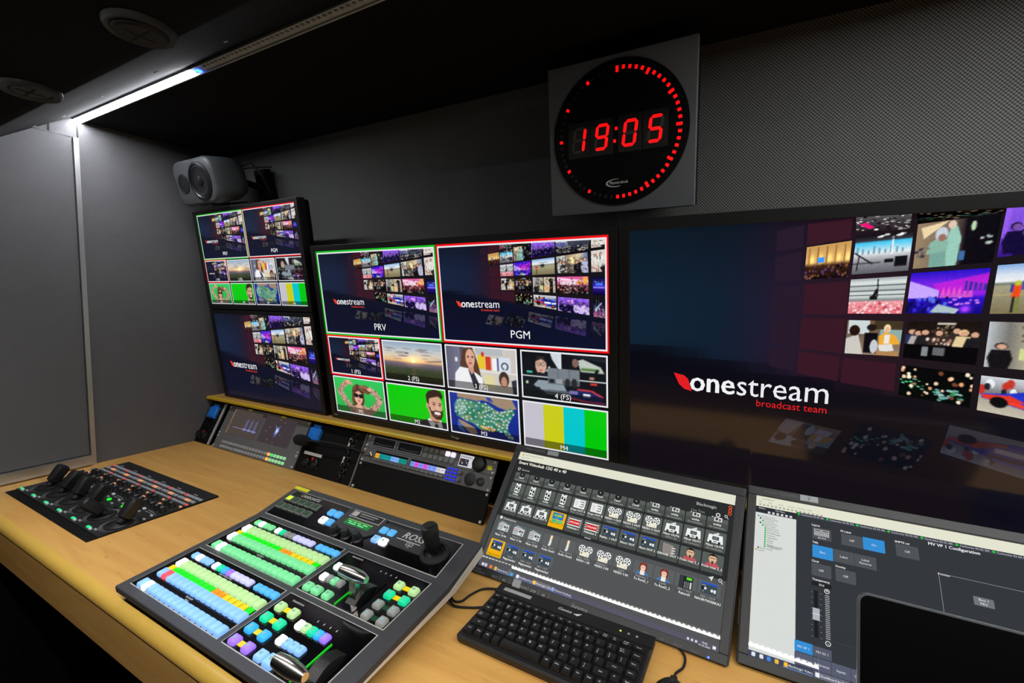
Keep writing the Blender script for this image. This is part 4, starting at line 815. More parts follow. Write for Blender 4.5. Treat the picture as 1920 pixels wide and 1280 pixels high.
bc = {}
def small_button(t, name, x, z, w, h, m, ht=.004):
    key = (name, round(w, 4), round(h, 4), m.name)
    if key not in bc:
        q = MB(); q.rrect(-w / 2, w / 2, -h / 2, h / 2, min(w, h) * .22, [(0, 0), (0, ht * .6), (min(w, h) * .16, ht)], 2, axis='y'); ob = q.build(name, m, t); bc[key] = ob
    else: ob = bc[key].copy(); COL.objects.link(ob); ob.parent = t
    ob.matrix_local = Matrix.Translation((x, 0, z)); return ob
for r, z in ((0, .0275), (1, .0105)):
    for k in range(22):
        m = BTO if k == 16 else BTGR if (k == 17 and r == 0) else BTGR2 if k > 16 else BTG
        small_button(t, 'button', -.188 + k * .01775, z, .0125, .0105, m)
for x in (-.110, .092): 
    o = MB(); o.rrect(x - .013, x + .013, .1605, .1672, .001, [(0, 0), (0, .0006)], 1, axis='y'); o.build('label_sticker', YELLOW, t)
for x in (-.236, .236):
    for z in (.008, .045, .058, .16): rack_screw(t, x, z)
# middle connector plate
t = thing('connector_plate', 'black connector plate with blue socket right of the grey meter unit', 'connector panel', rack(-1.247))
plate('plate', BLACKM, t, .274, FH); socket_box(t, -.097, .131); xlr_pair(t, -.072, .038)
jack_column(t, .082, .018, .152, 8)
o = MB(); o.box(.064, .071, -.0006, 0, .112, .142); o.box(.064, .071, -.0006, 0, .052, .082); o.build('label_sticker', WHITEP, t, smooth=False)
o = MB(); o.box(.131, .1365, -.004, 0, -.002, FH); o.build('rail', GREY, t, smooth=False)
# recorder: top 1U
RUX = -.8655
t = thing('recorder_panel', 'topmost grey panel of the right rack with two black meters, buttons and a round knob', 'rack device', rack(RUX, .127, .003))
plate('faceplate', mat('recorder_grey', (106, 108, 110), .45), t, .483, .042)
FRB = mat('bezel_blue_grey', (120, 128, 140), .4)
for x0, x1 in ((-.213, -.118), (-.110, -.014)):
    o = MB(); o.rrect(x0, x1, .0075, .0385, .003, [(0, 0), (0, .003), (.001, .0035)], 2, axis='y'); mtr = o.build('meter', FRB, t)
    C = Canvas(x1 - x0 - .008, .024, 90, 24); C.rect(0, 0, 90, 24, (8, 8, 10), 0); C.line(6, 17, 40, 20, .8, (90, 90, 90), 1); C.line(40, 20, 84, 18, .8, (90, 90, 90), 1); C.build('glass', SCR_R, mtr, Matrix.Translation((x0 + .004, -.0037, .035)))
BTM = mat('button_smoke', (120, 124, 126), .4); BTW = mat('button_white_backlit', (235, 228, 245), .4, emit=.9)
for r, z in ((0, .031), (1, .0125)):
    for k in range(6): small_button(t, 'button', -.001 + k * .0193, z, .0155, .0145, BTW if (r == 0 and k > 3) else BTM, .005)
C = Canvas(.046, .033, 46, 33); C.rect(0, 0, 46, 33, (205, 206, 212), 0); C.rect(2, 11, 32, 30, (20, 20, 34), 1)
for k, (x, y, c) in enumerate(((6, 17, (200, 60, 50)), (20, 14, (120, 100, 190)), (24, 19, (190, 170, 200)), (28, 24, (110, 80, 180)), (10, 22, (230, 230, 230)))): C.rect(x, y, x + 4, y + 3, c, 2)
for k in range(8): C.rect(3 + k * 5, 3, 6 + k * 5, 8, (120, 122, 130), 1)
C.build('lcd', SCR_R, t, Matrix.Translation((.119, -.0006, .0385)))
o = MB(); o.lathe([(.0215, 0), (.0215, .004), (.019, .010), (.017, .011), (.003, .0105)], (.187, 0, .022), (0, -1, 0), 32); o.build('jog_knob', BLACK, t)
o = MB(); o.rrect(.214, .229, .012, .024, .001, [(0, 0), (0, .0006)], 1, axis='y'); o.build('label_sticker', YELLOW, t)
for x in (-.234, .234):
    for z in (.007, .035): rack_screw(t, x, z)
# intercom: second 1U
t = thing('intercom_panel', 'grey intercom panel with teal and lilac key labels and a blue keypad', 'rack device', rack(RUX, .083, .004))
plate('faceplate', mat('intercom_grey', (100, 102, 104), .45), t, .483, .0435)
for x0, cols in ((-.187, [(245, 165, 30), (20, 140, 140), (22, 146, 150), (22, 146, 150), (120, 170, 240), (130, 175, 245), (20, 140, 130), (20, 140, 130)]), (-.045, [(120, 150, 240), (220, 90, 215), (120, 150, 240), (220, 90, 215), (130, 155, 245), (130, 155, 245), (205, 205, 215), (215, 215, 220)])):
    C = Canvas(.13, .02, 130, 20); C.rect(0, 0, 130, 20, (6, 6, 8), 0)
    for k, c in enumerate(cols): C.rect(1 + k * 16, 6, 17 + k * 16, 20, c, 1); C.rect(4 + k * 16, 12, 13 + k * 16, 13.2, tuple(v * .5 for v in c), 2)
    C.build('key_display', SCR_R, t, Matrix.Translation((x0, -.0006, .039)))
for k in range(16): small_button(t, 'talk_lever', -.18 + k * .0171, .0115, .014, .0055, STEEL, .006)
BLK = mat('key_blue_backlit', (24, 40, 225), .4, emit=.8)
for r in range(4):
    for k in range(3): small_button(t, 'keypad_key', .094 + k * .0135, .037 - r * .0096, .0080, .0052, BLK, .0035)
o = MB()
for z in (.033, .013): o.lathe([(.007, 0), (.007, .006), (.0055, .009)], (.136, 0, z), (0, -1, 0), 20)
o.build('volume_knob', GREY, t)
o = MB(); o.lathe([(.0185, 0), (.0185, .0008), (.017, .0012)], (.17, 0, .0215), (0, -1, 0), 32); o.build('speaker_grille', BLACK, t)
o = MB(); o.lathe([(.0115, 0), (.0115, .003), (.009, .004), (.007, .001)], (.204, 0, .0215), (0, -1, 0), 28); o.build('headset_socket', mat('socket_dark', (40, 40, 42), .35), t)
o = MB(); o.lathe([(.0125, 0), (.0125, .003), (.010, .005), (.008, .001)], (-.208, 0, .0215), (0, -1, 0), 28); o.build('microphone_socket', STEEL, t)
for x in (-.234, .234):
    for z in (.005, .037): rack_screw(t, x, z)
# blank panel
t = thing('blank_rack_panel', 'plain black blanking panel under the intercom panel', 'rack panel', rack(RUX, .0005, .003))
plate('panel', BLACKM, t, .483, .0815)
for x in (-.234, .234):
    for z in (.006, .0755): rack_screw(t, x, z)
# microphone
N_ = Vector((0, -math.cos(ra), math.sin(ra)))
t = thing('gooseneck_microphone', 'thin black gooseneck microphone with a foam windscreen bent across the rack', 'microphone', T(-1.0735, 1.034, .0915))
pts = [Vector((0, 0, 0)), N_ * .02, N_ * .034 + Vector((-.008, 0, .001)), N_ * .042 + Vector((-.03, 0, .004)), N_ * .042 + Vector((-.10, 0, .008)), N_ * .042 + Vector((-.19, 0, .004)), N_ * .042 + Vector((-.255, 0, -.006))]
def smooth_path(ps, n=8):
    ps = [ps[0]] + list(ps) + [ps[-1]]; out = []
    for i in range(1, len(ps) - 2):
        for k in range(n):
            u = k / n; a, b_, c, d = ps[i - 1], ps[i], ps[i + 1], ps[i + 2]
            out.append(.5 * ((2 * b_) + (c - a) * u + (2 * a - 5 * b_ + 4 * c - d) * u * u + (3 * b_ - a - 3 * c + d) * u ** 3))
    return out + [ps[-1]]
o = MB(); o.tube(smooth_path(pts), .0028, 10); o.build('gooseneck', RUBBER, t)
o = MB(); o.tube([N_ * .003, N_ * .010, N_ * .011, N_ * .03], [.0085, .0085, .006, .005], 20); o.build('connector', STEEL, t)
o = MB(); e = pts[-1]; dr = Vector((-1, 0, -.04)); o.tube([e + dr * s for s in (-.005, .0, .012, .03, .05, .062, .068)], [.006, .012, .0175, .019, .018, .012, .004], 20); o.build('windscreen', mat('foam', (12, 12, 13), .95, bump=.6, scale=500), t)

# ================================================================= VISION MIXER
sA = R(6.154); U = (0, math.cos(sA), math.sin(sA)); Nn = (0, -math.sin(sA), math.cos(sA))
O0 = (-1.057, .3694, .030)
MX = frame(O0, (1, 0, 0), U, Nn)
t = thing('vision_mixer', 'vision mixer with rows of glowing buttons, two chrome fader levers and a joystick', 'video mixer', MX)
WD = .572; VB = .281; uang = R(15.61 - 6.154); UL_ = .1184
UP = Matrix.Translation((0, VB, 0)) @ Matrix.Rotation(uang, 4, 'X')      # rear section, tilted further
cu, su = math.cos(uang), math.sin(uang)
# housing: side profile extruded across, rounded corners kept small
g = -.030                                                     # down to the desk at the front (normal direction approx)
bot = lambda v: -(.030 + v * math.sin(sA)) / math.cos(sA) + .004
rear = (VB + UL_ * cu, UL_ * su)
profp = [(0, 0), (VB, 0), rear, (rear[0] + .003, rear[1] - .028), (VB + .02, -.026), (.01, -.014), (0, -.014)]
o = MB(); o.prism(profp, 0, WD, 'x'); ob = o.build('top_casing', MIXGREY, t, smooth=False); bv = ob.modifiers.new('edge', 'BEVEL'); bv.width = .003; bv.segments = 3; bv.limit_method = 'ANGLE'
o = MB(); profb = [(.008, -.013), (VB + .02, -.0255), (rear[0] - .006, rear[1] - .028), (rear[0] - .006, bot(rear[0])), (.008, bot(.008))]; o.prism(profb, .006, WD - .055, 'x'); o.build('base', BLACK, t, smooth=False)
o = MB()
SIDE = mat('mixer_side_metal', (222, 216, 205), .35, metal=.25)
o.prism([(.004, -.012), (VB + .004, -.013), (rear[0] - .002, rear[1] - .008), (rear[0], rear[1] - .027), (VB + .02, -.0245), (.01, -.0135)], WD, WD + .0012, 'x'); o.build('side_strip', SIDE, t, smooth=False)
# glass sections
def section(x0, x1, v0, v1, MM=None):
    s = MB(); s.m(1).box(x0 - .0016, x1 + .0016, v0 - .0016, v1 + .0016, -.001, .0007); s.m(0).box(x0, x1, v0, v1, .0, .0013); return s.build('control_panel', [GLOSS, mat('section_line', (190, 190, 185), .5)], t, MM, smooth=False)
s1 = section(.0215, .3105, .0185, .140); s2 = section(.0245, .309, .154, .276); s3 = section(.325, .5375, .0185, .140); s4 = section(.325, .5375, .154, .2735); s5 = section(.0215, .5365, .011, .099, UP)
BT = {}
def glow_mat(n, c, e): return mat('key_' + n, c, .35, emit=e, spec=.4)
G_ = dict(white=glow_mat('white', (250, 246, 255), 1.6), pale=glow_mat('pale_green', (176, 214, 150), .42), mint=glow_mat('mint', (120, 214, 150), .42), blue=glow_mat('sky', (130, 180, 245), .55), azure=glow_mat('azure', (80, 170, 235), .5), red=glow_mat('red', (255, 70, 80), .9), teal=glow_mat('teal', (20, 205, 150), .5), grey=glow_mat('grey', (150, 152, 150), .10), lilac=glow_mat('lilac', (190, 190, 245), .5), violet=glow_mat('violet', (150, 110, 240), .6), cyan=glow_mat('cyan', (50, 165, 230), .55),
          tgreen=glow_mat('tile_green', (0, 200, 10), .85), tyel=glow_mat('tile_yellow', (196, 170, 0), .8), tor=glow_mat('tile_orange', (235, 120, 0), .8), dgreen=glow_mat('tile_dim', (24, 60, 40), .25), lgreen=glow_mat('lamp_green', (60, 250, 110), .9))
KT = mat('key_print', (130, 165, 170), .6, emit=.3)
def key(sec, name, x, v, w, h, c, ht=.0085, ins=.0022, MM=None, legend=False):
    k = (name, w, h, c, legend)
    if k not in BT:
        q = MB(); q.rrect(-w / 2, w / 2, -h / 2, h / 2, min(w, h) * .2, [(0, 0.0008), (.0003, ht * .5), (ins * .75, ht * .88), (ins * 1.5, ht)], 3)
        if legend: q.m(1).rrect(-w * .16, w * .16, -h * .1, h * .14, .0002, [(0, ht), (0, ht + .0002)], 1)
        ob = q.build(name, [G_[c], KT], sec); BT[k] = ob
    else: ob = BT[k].copy(); COL.objects.link(ob); ob.parent = sec
    ob.matrix_local = Tl(x, v, 0); return ob
def tile(sec, x, v, w, h, c):
    k = ('tile', w, h, c)
    if k not in BT: q = MB(); q.box(-w / 2, w / 2, -h / 2, h / 2, .0008, .0024); BT[k] = ob = q.build('source_display', G_[c], sec, smooth=False)
    else: ob = BT[k].copy(); COL.objects.link(ob); ob.parent = sec
    ob.matrix_local = Tl(x, v, 0); return ob
PT = .01705; KWD = .0156
def bank(sec, v0, first, memo, busA, busB, rows):
    # v0: offset of the bank; rows at fixed distances
    for k in range(4): key(sec, 'memory_button', .048 + k * .0162, v0 + .121, .0152, .015, first[k], .007)
    for k in range(8): key(sec, 'memory_button', .122 + k * .0158, v0 + .121, .0148, .015, memo[k], .007)
    for k in range(4): key(sec, 'memory_button', .259 + k * .0162, v0 + .121, .0152, .015, 'azure', .007)
    for k in range(16):
        x = .0485 + k * PT
        key(sec, 'crosspoint_button', x, v0 + .0945, KWD, .0205, rows[0] if k else 'white')
        tile(sec, x - .004, v0 + .0785, .0148, .0112, 'tyel' if k == 0 or 11 <= k <= 14 else 'tor' if k in (9, 10) else 'tgreen')
        key(sec, 'crosspoint_button', x, v0 + .0615, KWD, .0205, busA.get(k, rows[1]))
        key(sec, 'crosspoint_button', x, v0 + .0285, KWD, .0205, busB.get(k, rows[2]))
bank(s1, 0, ['blue', 'white', 'blue', 'blue'], ['white', 'teal', 'cyan', 'violet', 'lilac', 'lilac', 'lilac', 'lilac'], {1: 'red'}, {1: 'white'}, ('pale', 'blue', 'blue'))
bank(s2, .1345, ['mint', 'white', 'mint', 'mint'], ['white', 'teal', 'grey', 'grey', 'lilac', 'lilac', 'lilac', 'lilac'], {0: 'white'}, {1: 'white'}, ('pale', 'mint', 'mint'))
def pair(sec, x, v, c, ty):
    key(sec, 'transition_button', x, v, .0175, .0185, c, .009, .0028, legend=True); key(sec, 'transition_button', x + .0345, v, .0175, .0185, c, .009, .0028, legend=True); tile(sec, x + .0165, v + .001, .0125, .0095, ty)
for v, c, ty in ((.108, 'pale', 'tyel'), (.0815, 'teal', 'tyel'), (.055, 'cyan', 'tyel'), (.0285, 'violet', 'tyel')): pair(s3, .3435, v, c, ty)
for v, c, ty in ((.2415, 'pale', 'tyel'), (.2155, 'teal', 'tyel'), (.189, 'grey', 'dgreen'), (.163, 'grey', 'dgreen')): pair(s4, .4925, v, c, ty)
for k, c in enumerate(('white', 'pale', 'teal', 'cyan', 'violet')): key(s3, 'transition_button', .4105 + k * .0152, .0965, .0142, .0165, c, .008, legend=k > 0)
for k, c in enumerate(('white', 'blue', 'blue', 'blue')): key(s3, 'transition_button', .4105 + k * .0152, .0625, .0142, .0165, c, .008, legend=k > 0)
key(s3, 'transition_button', .4105, .029, .0185, .0195, 'blue', .009, .0028, legend=True); key(s3, 'cut_button', .435, .029, .022, .0225, 'blue', .010, .0028, legend=True)
for k, (x, c) in enumerate(((.3425, 'mint'), (.366, 'mint'), (.3935, 'mint'))): key(s4, 'transition_button', x, .1645, .0185 if k != 1 else .0205, .0185, c, .009, .0028, legend=True)
for k, c in enumerate(('white', 'grey', 'mint', 'grey')): key(s4, 'transition_button', .3455 + k * .0148, .1965, .0142, .0165, c, .008, legend=k > 0)
key(s4, 'transition_button', .346, .229, .0142, .0165, 'white', .008)
# fader levers
GRL = mat('green_light_bar', (10, 170, 20), .4, emit=.6)
def fader(sec, xc, v0, v1, vh, hh, lab):
    o = MB(); o.box(xc - .0205, xc + .0205, v0, v1, .0006, .003); f = o.build('fader_slot', GLOSS, sec, smooth=False)
    o = MB(); arc = [(v0 + .012 + (v1 - v0 - .024) * k / 10, .003 + .011 * math.sin(math.pi * k / 10)) for k in range(11)]; o.prism(arc + [(v1 - .012, .002), (v0 + .012, .002)], xc - .010, xc + .013, 'x'); o.build('boot', mat('boot_black', (20, 20, 22), .35, bump=.4, scale=900), sec)
    o = MB(); o.box(xc - .0235, xc - .0215, v0, v1 - .01, .001, .005); o.build('level_light', GRL, sec, smooth=False)
    vb = max(vh - .004, v0 + .008)
    lv = MB(); lv.rings([[(xc - .008, vb - .005, .003), (xc + .008, vb - .005, .003), (xc + .008, vb + .005, .003), (xc - .008, vb + .005, .003)], [(xc - .0075, vh - .0045, hh - .006), (xc + .0075, vh - .0045, hh - .006), (xc + .0075, vh + .0045, hh - .006), (xc - .0075, vh + .0045, hh - .006)]]); l = lv.build('fader_lever', CHROME, sec)
    q = MB(); q.lathe([(.0088, -.0302), (.0100, -.0296), (.0118, -.012), (.0119, .002), (.0106, .016), (.0076, .0285), (.006, .0305)], (xc, vh, hh), (1, 0, 0), 32); q.build('grip', CHROME, l)
fader(s4, .4455, .1545, .2355, .183, .049, 1); fader(s3, .513, .0195, .103, .0105, .045, 2)
o = MB()
for k in range(4): o.box(.428 + k * .015, .4292 + k * .015, .1145, .1185, .0013, .0016); o.box(.43 + k * .013, .4312 + k * .013, .2555, .2595, .0013, .0016)
o.text('TRANSITION', .3605, .1275, .0052, .0016, bold=True); o.text('TRANSITION', .3585, .2645, .0052, .0016); o.text('EFFECTS/TRANSITION', .17, .1095, .0042, .0016); o.text('PROGRAM', .17, .0455, .0045, .0016); o.text('PRESET', .172, .0405, .0038, .0016); o.text('PROGRAM', .17, .180, .0045, .0016); o.text('PRESET', .172, .175, .0038, .0016)
o.build('panel_print', WHITEP, t, smooth=False)
# rear section
def keyu(x, v, c): return key(s5, 'menu_button', x, v, .0195, .0185, c, .008, .0026, legend=True)
for x, v, c in ((.187, .069, 'azure'), (.2095, .069, 'azure'), (.1885, .0425, 'white'), (.2105, .0425, 'azure'), (.3525, .068, 'azure'), (.375, .068, 'azure'), (.354, .0415, 'blue'), (.3755, .0415, 'white')): keyu(x, v, c)
for r, v in ((0, .068), (1, .042)):
    for k in range(5):
        x = .0355 + k * .0243; q = MB(); q.m(0).rrect(x - .0105, x + .0105, v - .0095, v + .0095, .002, [(0, .0008), (0, .005), (.0012, .006)], 2); q.m(1).rrect(x - .0075, x + .0075, v - .0065, v + .0065, .0006, [(0, .0058), (0, .0064)], 1); q.build('display_button', [mat('button_frame_grey', (112, 116, 112), .4), mat('display_lime', (190, 225, 20), .5, emit=.75) if (r, k) == (0, 0) else mat('display_dark_green', (24, 62, 34), .4, emit=.25)], s5)
for x, v in ((.2515, .0225), (.283, .0245), (.3145, .0265)):
    o = MB(); o.lathe([(.0125, .001), (.0125, .004), (.0095, .0065), (.0085, .019), (.007, .021)], (x, v, 0), seg=24); o.build('rotary_knob', BLACK, s5)
o = MB(); o.prism([(.222, .036), (.326, .036), (.338, .05), (.338, .097), (.222, .097)], .001, .0045); o.prism([(.338, .05), (.40, .04), (.50, .04), (.50, .088), (.338, .088)], .001, .0035); o.build('raised_plate', DARK, s5, smooth=False)
C = Canvas(.076, .017, 76, 17); C.rect(0, 0, 76, 17, (6, 120, 50), 0)
for k in range(15): C.rect(4 + k * 5, 1, 6.5 + k * 5, 3, (190, 225, 120), 1)
for k, (x, l) in enumerate(((8, 12), (24, 8), (36, 10), (52, 14), (12, 22), (40, 18))): C.rect(x, 6 + (k // 4) * 5, x + l, 8 + (k // 4) * 5, (140, 255, 170), 1)
o = C.build('menu_display', SCR_R, s5, Matrix.Translation((.243, .069, .0048)) @ Matrix.Rotation(R(-90), 4, 'X'))
o = MB(); o.m(0).box(.238, .330, .0745, .0965, .0045, .0051); o.m(1).box(.2395, .3285, .0760, .0950, .0045, .0053); o.m(0).box(.262, .315, .0885, .0905, .005, .0055); o.m(0).box(.265, .308, .0825, .0838, .005, .0055); o.m(0).box(.2415, .2575, .0785, .0925, .005, .0055); o.build('label_sticker', [mat('sticker_white', (190, 190, 192), .6), BLACK], s5, smooth=False)
o = MB(); o.text('CARBONITE', .087, .0855, .0125, .0016, bold=True, shear=.15); o.build('model_mark', WHITEP, s5, smooth=False)
o = MB(); o.text('ROSS', .433, .0665, .024, .0038, bold=True, shear=.25); o.box(.395, .458, .0605, .0622, .0036, .0039)
for a in ((.426, .444, .0575, .0585), (.426, .444, .0515, .0525), (.426, .427, .0515, .0585), (.443, .444, .0515, .0585)): o.box(*a, .0036, .0039)
o.box(.431, .439, .0535, .0545, .0036, .0039); o.text('USB', .435, .0465, .0045, .0039)
o.build('maker_mark', WHITEP, s5, smooth=False)
o = MB()
for x, s_ in ((.251, 'X'), (.283, 'Y'), (.3145, 'Z')): o.text(s_, x - .006, .013, .004, .0016)
o.build('axis_marks', WHITEP, s5, smooth=False)
jk = MB(); jk.lathe([(.030, .001), (.030, .005), (.026, .009), (.022, .0095), (.020, .004), (.016, .006), (.013, .002)], (.500, .056, 0), seg=36); j = jk.build('joystick', RUBBER, s5)
o = MB(); o.lathe([(.009, .004), (.0155, .016), (.0155, .036), (.0175, .046), (.0175, .060), (.0155, .064), (.010, .0655), (.010, .067), (.006, .067)], (.497, .058, 0), (-.06, .05, 1), 24); o.build('stick', BLACK, j)
o = MB(); o.rrect(-.004, .048, .1035, .114, .001, [(0, .0002), (0, .0008)], 1); o.X = None; o.build('label_sticker', YELLOW, s5, Tl(.006, 0, 0))

# ================================================================= CAMERA REMOTE PANELS, SET INTO THE DESK
t = thing('panel_tray', 'black metal tray set into the desk around the six camera panels', 'panel tray', T(-1.6465, .431, 0))
o = MB(); o.box(-.2755, .2755, 0, .021, .0, .0022); o.box(-.2755, .2755, .021, .301, .0, .0012); o.build('tray', BLACKM, t, smooth=False)
RW = .0915
RCPM = mat('camera_panel_black', (30, 31, 33), .45)
LAMPG = mat('lamp_green', (40, 215, 130), .5, emit=.55); LAMPO = mat('lamp_orange', (235, 160, 110), .5, emit=.38); LAMPR = mat('lamp_red', (225, 90, 90), .5, emit=.35); BTS = mat('button_silver', (150, 154, 162), .45, emit=.08); LAMPW = mat('lamp_white', (190, 195, 205), .5, emit=.2); LAMPGG = mat('lamp_bright_green', (20, 240, 40), .5, emit=1.2)
def rcp():
    t = thing('camera_remote_panel', 'x', 'camera control panel', T(-1.922, .431, 0))
    o = MB(); o.box(.0006, RW - .0006, .022, .3, .001, .0042); o.box(.0006, RW - .0006, .1605, .163, .0042, .0056)
    o.m(1); o.box(.030, .062, .151, .1525, .0042, .0047); o.box(.030, .044, .1445, .1465, .0042, .0047); o.box(.048, .062, .1445, .1465, .0042, .0047); o.box(.068, .076, .147, .149, .0042, .0047); o.box(.022, .042, .268, .271, .0042, .0047)
    for k in range(3): o.lathe([(.0315 + k * .003, .0043), (.0322 + k * .003, .0045)], (.060, .075, 0), seg=32, cap0=False, cap1=False)
    o.build('faceplate', [RCPM, DIMP], t, smooth=False)
    o = MB(); o.lathe([(.030, .004), (.030, .007), (.027, .0085), (.022, .009), (.020, .006), (.012, .0085), (.006, .01)], (.060, .075, 0), seg=32); o.build('joystick_ring', BLACK, t)
    h = MB()
    h.X = Matrix.Translation((.064, .078, .006))
    h.lathe([(.010, 0), (.009, .012)], seg=14)
    rs = []
    for z, w, d in ((.010, .010, .009), (.014, .0155, .013), (.045, .0175, .015), (.058, .0165, .014), (.062, .0125, .010)):
        rs.append([(sx * w * (1 if i in (0, 3) else 1), sy * d, z) for i, (sx, sy) in enumerate(((1, -.6), (1, .6), (.6, 1), (-.6, 1), (-1, .6), (-1, -.6), (-.6, -1), (.6, -1)))])
    h.rings(rs); h.X = None
    lv = h.build('iris_lever', BLACK, t)
    for v in lv.data.vertices: v.co -= Vector((.064, .078, .008))
    lv.matrix_local = Tl(.064, .078, .0115) @ Matrix.Rotation(R(-38), 4, 'X') @ Matrix.Rotation(R(5), 4, 'Y')
    o = MB(); o.lathe([(.0045, .004), (.0042, .012), (.0036, .0128)], (.037, .112, 0), seg=16); o.build('rotary_knob', BLACK, t)
    for x, y in ((.020, .166), (.047, .166), (.0735, .166), (.034, .194), (.061, .194)):
        o = MB(); o.lathe([(.0084, .004), (.0084, .006), (.0074, .0075), (.0070, .0175), (.0060, .0185)], (x, y, 0), seg=20); o.m(1).lathe([(.0052, .0184), (.0046, .0190)], (x, y, 0), seg=16); o.build('rotary_knob', [BLACK, mat('knob_highlight', (86, 88, 92), .35)], t)  # grey disc on top paints the highlight of each knob
    def btn(x, y, w, h, m, nm='button'):
        k = ('rcp', nm, w, h, m.name)
        if k not in BT: q = MB(); q.rrect(-w / 2, w / 2, -h / 2, h / 2, .0008, [(0, .004), (0, .0066), (.0006, .0074)], 2); ob = q.build(nm, m, t); BT[k] = ob
        else: ob = BT[k].copy(); COL.objects.link(ob); ob.parent = t
        ob.matrix_local = Tl(x, y, 0)
    for k in range(7): btn(.0085 + k * .0123, .256, .0085 if k else .010, .0085, LAMPR if k == 0 else BTS)
    for k in range(7): btn(.0085 + k * .0123, .238, .0085, .0085, LAMPO if k in (3, 4) else BTS)
    for k in range(7): btn(.0085 + k * .0123, .220, .0075, .0065, BTS if k < 6 else LAMPR)
    btn(.0125, .186, .009, .006, LAMPO); btn(.082, .205, .008, .005, LAMPO)
    btn(.018, .031, .018, .0065, LAMPG); btn(.031, .029, .009, .0055, LAMPW); btn(.047, .034, .010, .005, BTS)
    btn(.0125, .150, .009, .0065, LAMPW); btn(.020, .135, .008, .005, BTS); btn(.083, .120, .008, .005, BTS); btn(.075, .140, .007, .005, LAMPW)
    return t
base = rcp()
ORD = ['leftmost of the six black camera panels, against the left wall', 'second of the six black camera panels from the left wall', 'third of the six black camera panels from the left wall', 'fourth black camera panel, its lever beside a bright green lamp', 'fifth black camera panel from the left, its lever pulled to the front', 'rightmost of the six black camera panels, nearest the vision mixer']
rcps = [base] + [copy_tree(base) for _ in range(5)]
for k, o in enumerate(rcps):
    o.matrix_world = T(-1.922 + RW * k, .431, 0); tag(o, ORD[k], 'camera control panel', 'camera panels in the desk')
    lev = [c for c in o.children if c.name.startswith('iris_lever')][0]
    ang = (-36, -40, -34, -38, 42, -38)[k]; lev.matrix_local = Tl(.064, .078, .0115) @ Matrix.Rotation(R(ang), 4, 'X') @ Matrix.Rotation(R((3, 6, -2, 4, -10, 2)[k]), 4, 'Y')
for k in (3, 4):
    q = MB(); q.lathe([(.0055, .004), (.0055, .007), (.003, .0078)], (.045 if k == 3 else .040, .128, 0), seg=12); q.build('tally_lamp', LAMPGG, rcps[k])

# ================================================================= TOUCH MONITORS
def touch_pose(tl, yaw, th):
    E1 = Vector((math.cos(yaw), math.sin(yaw), 0)); 
    E2 = Vector((math.sin(yaw) * math.sin(th), -math.cos(yaw) * math.sin(th), -math.cos(th)))
    inn = E1.cross(E2) * 1.0                # points into the screen
    return E1, E2, inn
AW, AH = .4766, .2681
def touch_monitor(label, tl, yaw, th, cv, stick, group):
    E1, E2, inn = touch_pose(tl, yaw, th); Z = -E2; Y = Z.cross(E1)
    # root at the lower edge centre of the frame
    tlv = Vector(tl); org = tlv + E1 * (AW / 2) + E2 * (AH + .0205)
    M = frame(tuple(org), tuple(E1), tuple(Y), tuple(Z)); t = thing('touch_monitor', label, 'monitor', M, group)
    H = AH + .0205 + .0185; hw = AW / 2 + .0165; e0, e1 = .0205, .0205 + AH
    o = MB(); o.prism([(.0058, .0075), (.009, .0085), (.03, .036), (.03, H), (.0058, H)], -hw, hw, 'x')
    o.box(-hw + .002, hw - .002, 0, .0062, e1, H - .002); o.box(-hw + .002, hw - .002, 0, .0062, .0055, e0); o.box(-hw + .002, -AW / 2, 0, .0062, e0, e1); o.box(AW / 2, hw - .002, 0, .0062, e0, e1)
    ob = o.build('frame', DARK, t, smooth=False); bv = ob.modifiers.new('edge', 'BEVEL'); bv.width = .0012; bv.segments = 2; bv.limit_method = 'ANGLE'
    o = MB(); o.rrect(-hw + .02, hw - .02, .048, H - .03, .02, [(0, .03), (.004, .048), (.02, .052)], axis='y'); o.v = [(a, -b if b < 0 else b, c) for a, b, c in o.v]; o.build('back_shell', BLACK, t)
    # stand: a folded foot reaching the desk behind the screen
    Mi = M.inverted(); P_ = lambda dx, y, z: tuple(Mi @ (org_w + Vector((0, 0, 0)) + E1 * dx + Vector((0, y, z))))
    org_w = Vector((org[0], org[1], DZ))
    yb = org[1]
    o = MB()
    for dx in (-.11, .11):
        a = [P_(dx - .02, .19, .002), P_(dx + .02, .19, .002), P_(dx + .02, .20, .002), P_(dx - .02, .20, .002)]; c = [P_(dx - .02, .135, .10), P_(dx + .02, .135, .10), P_(dx + .02, .145, .10), P_(dx - .02, .145, .10)]
        o.rings([a, c])
    o.rings([[P_(-.13, .02, .001), P_(.13, .02, .001), P_(.13, .20, .001), P_(-.13, .20, .001)], [P_(-.13, .02, .006), P_(.13, .02, .006), P_(.13, .20, .006), P_(-.13, .20, .006)]])
    o.build('stand', BLACK, t, smooth=False)
    cv.build('screen', SCR_T, t, Matrix.Translation((-AW / 2, .0045, e1)))
    o = MB(); o.rrect(-hw + stick, -hw + stick + .028, H - .0145, H - .0035, .0008, [(0, 0), (0, .0007)], 1, axis='y'); s = o.build('label_sticker', mat('sticker_grey', (170, 176, 180), .5), t)
    return t, hw, H
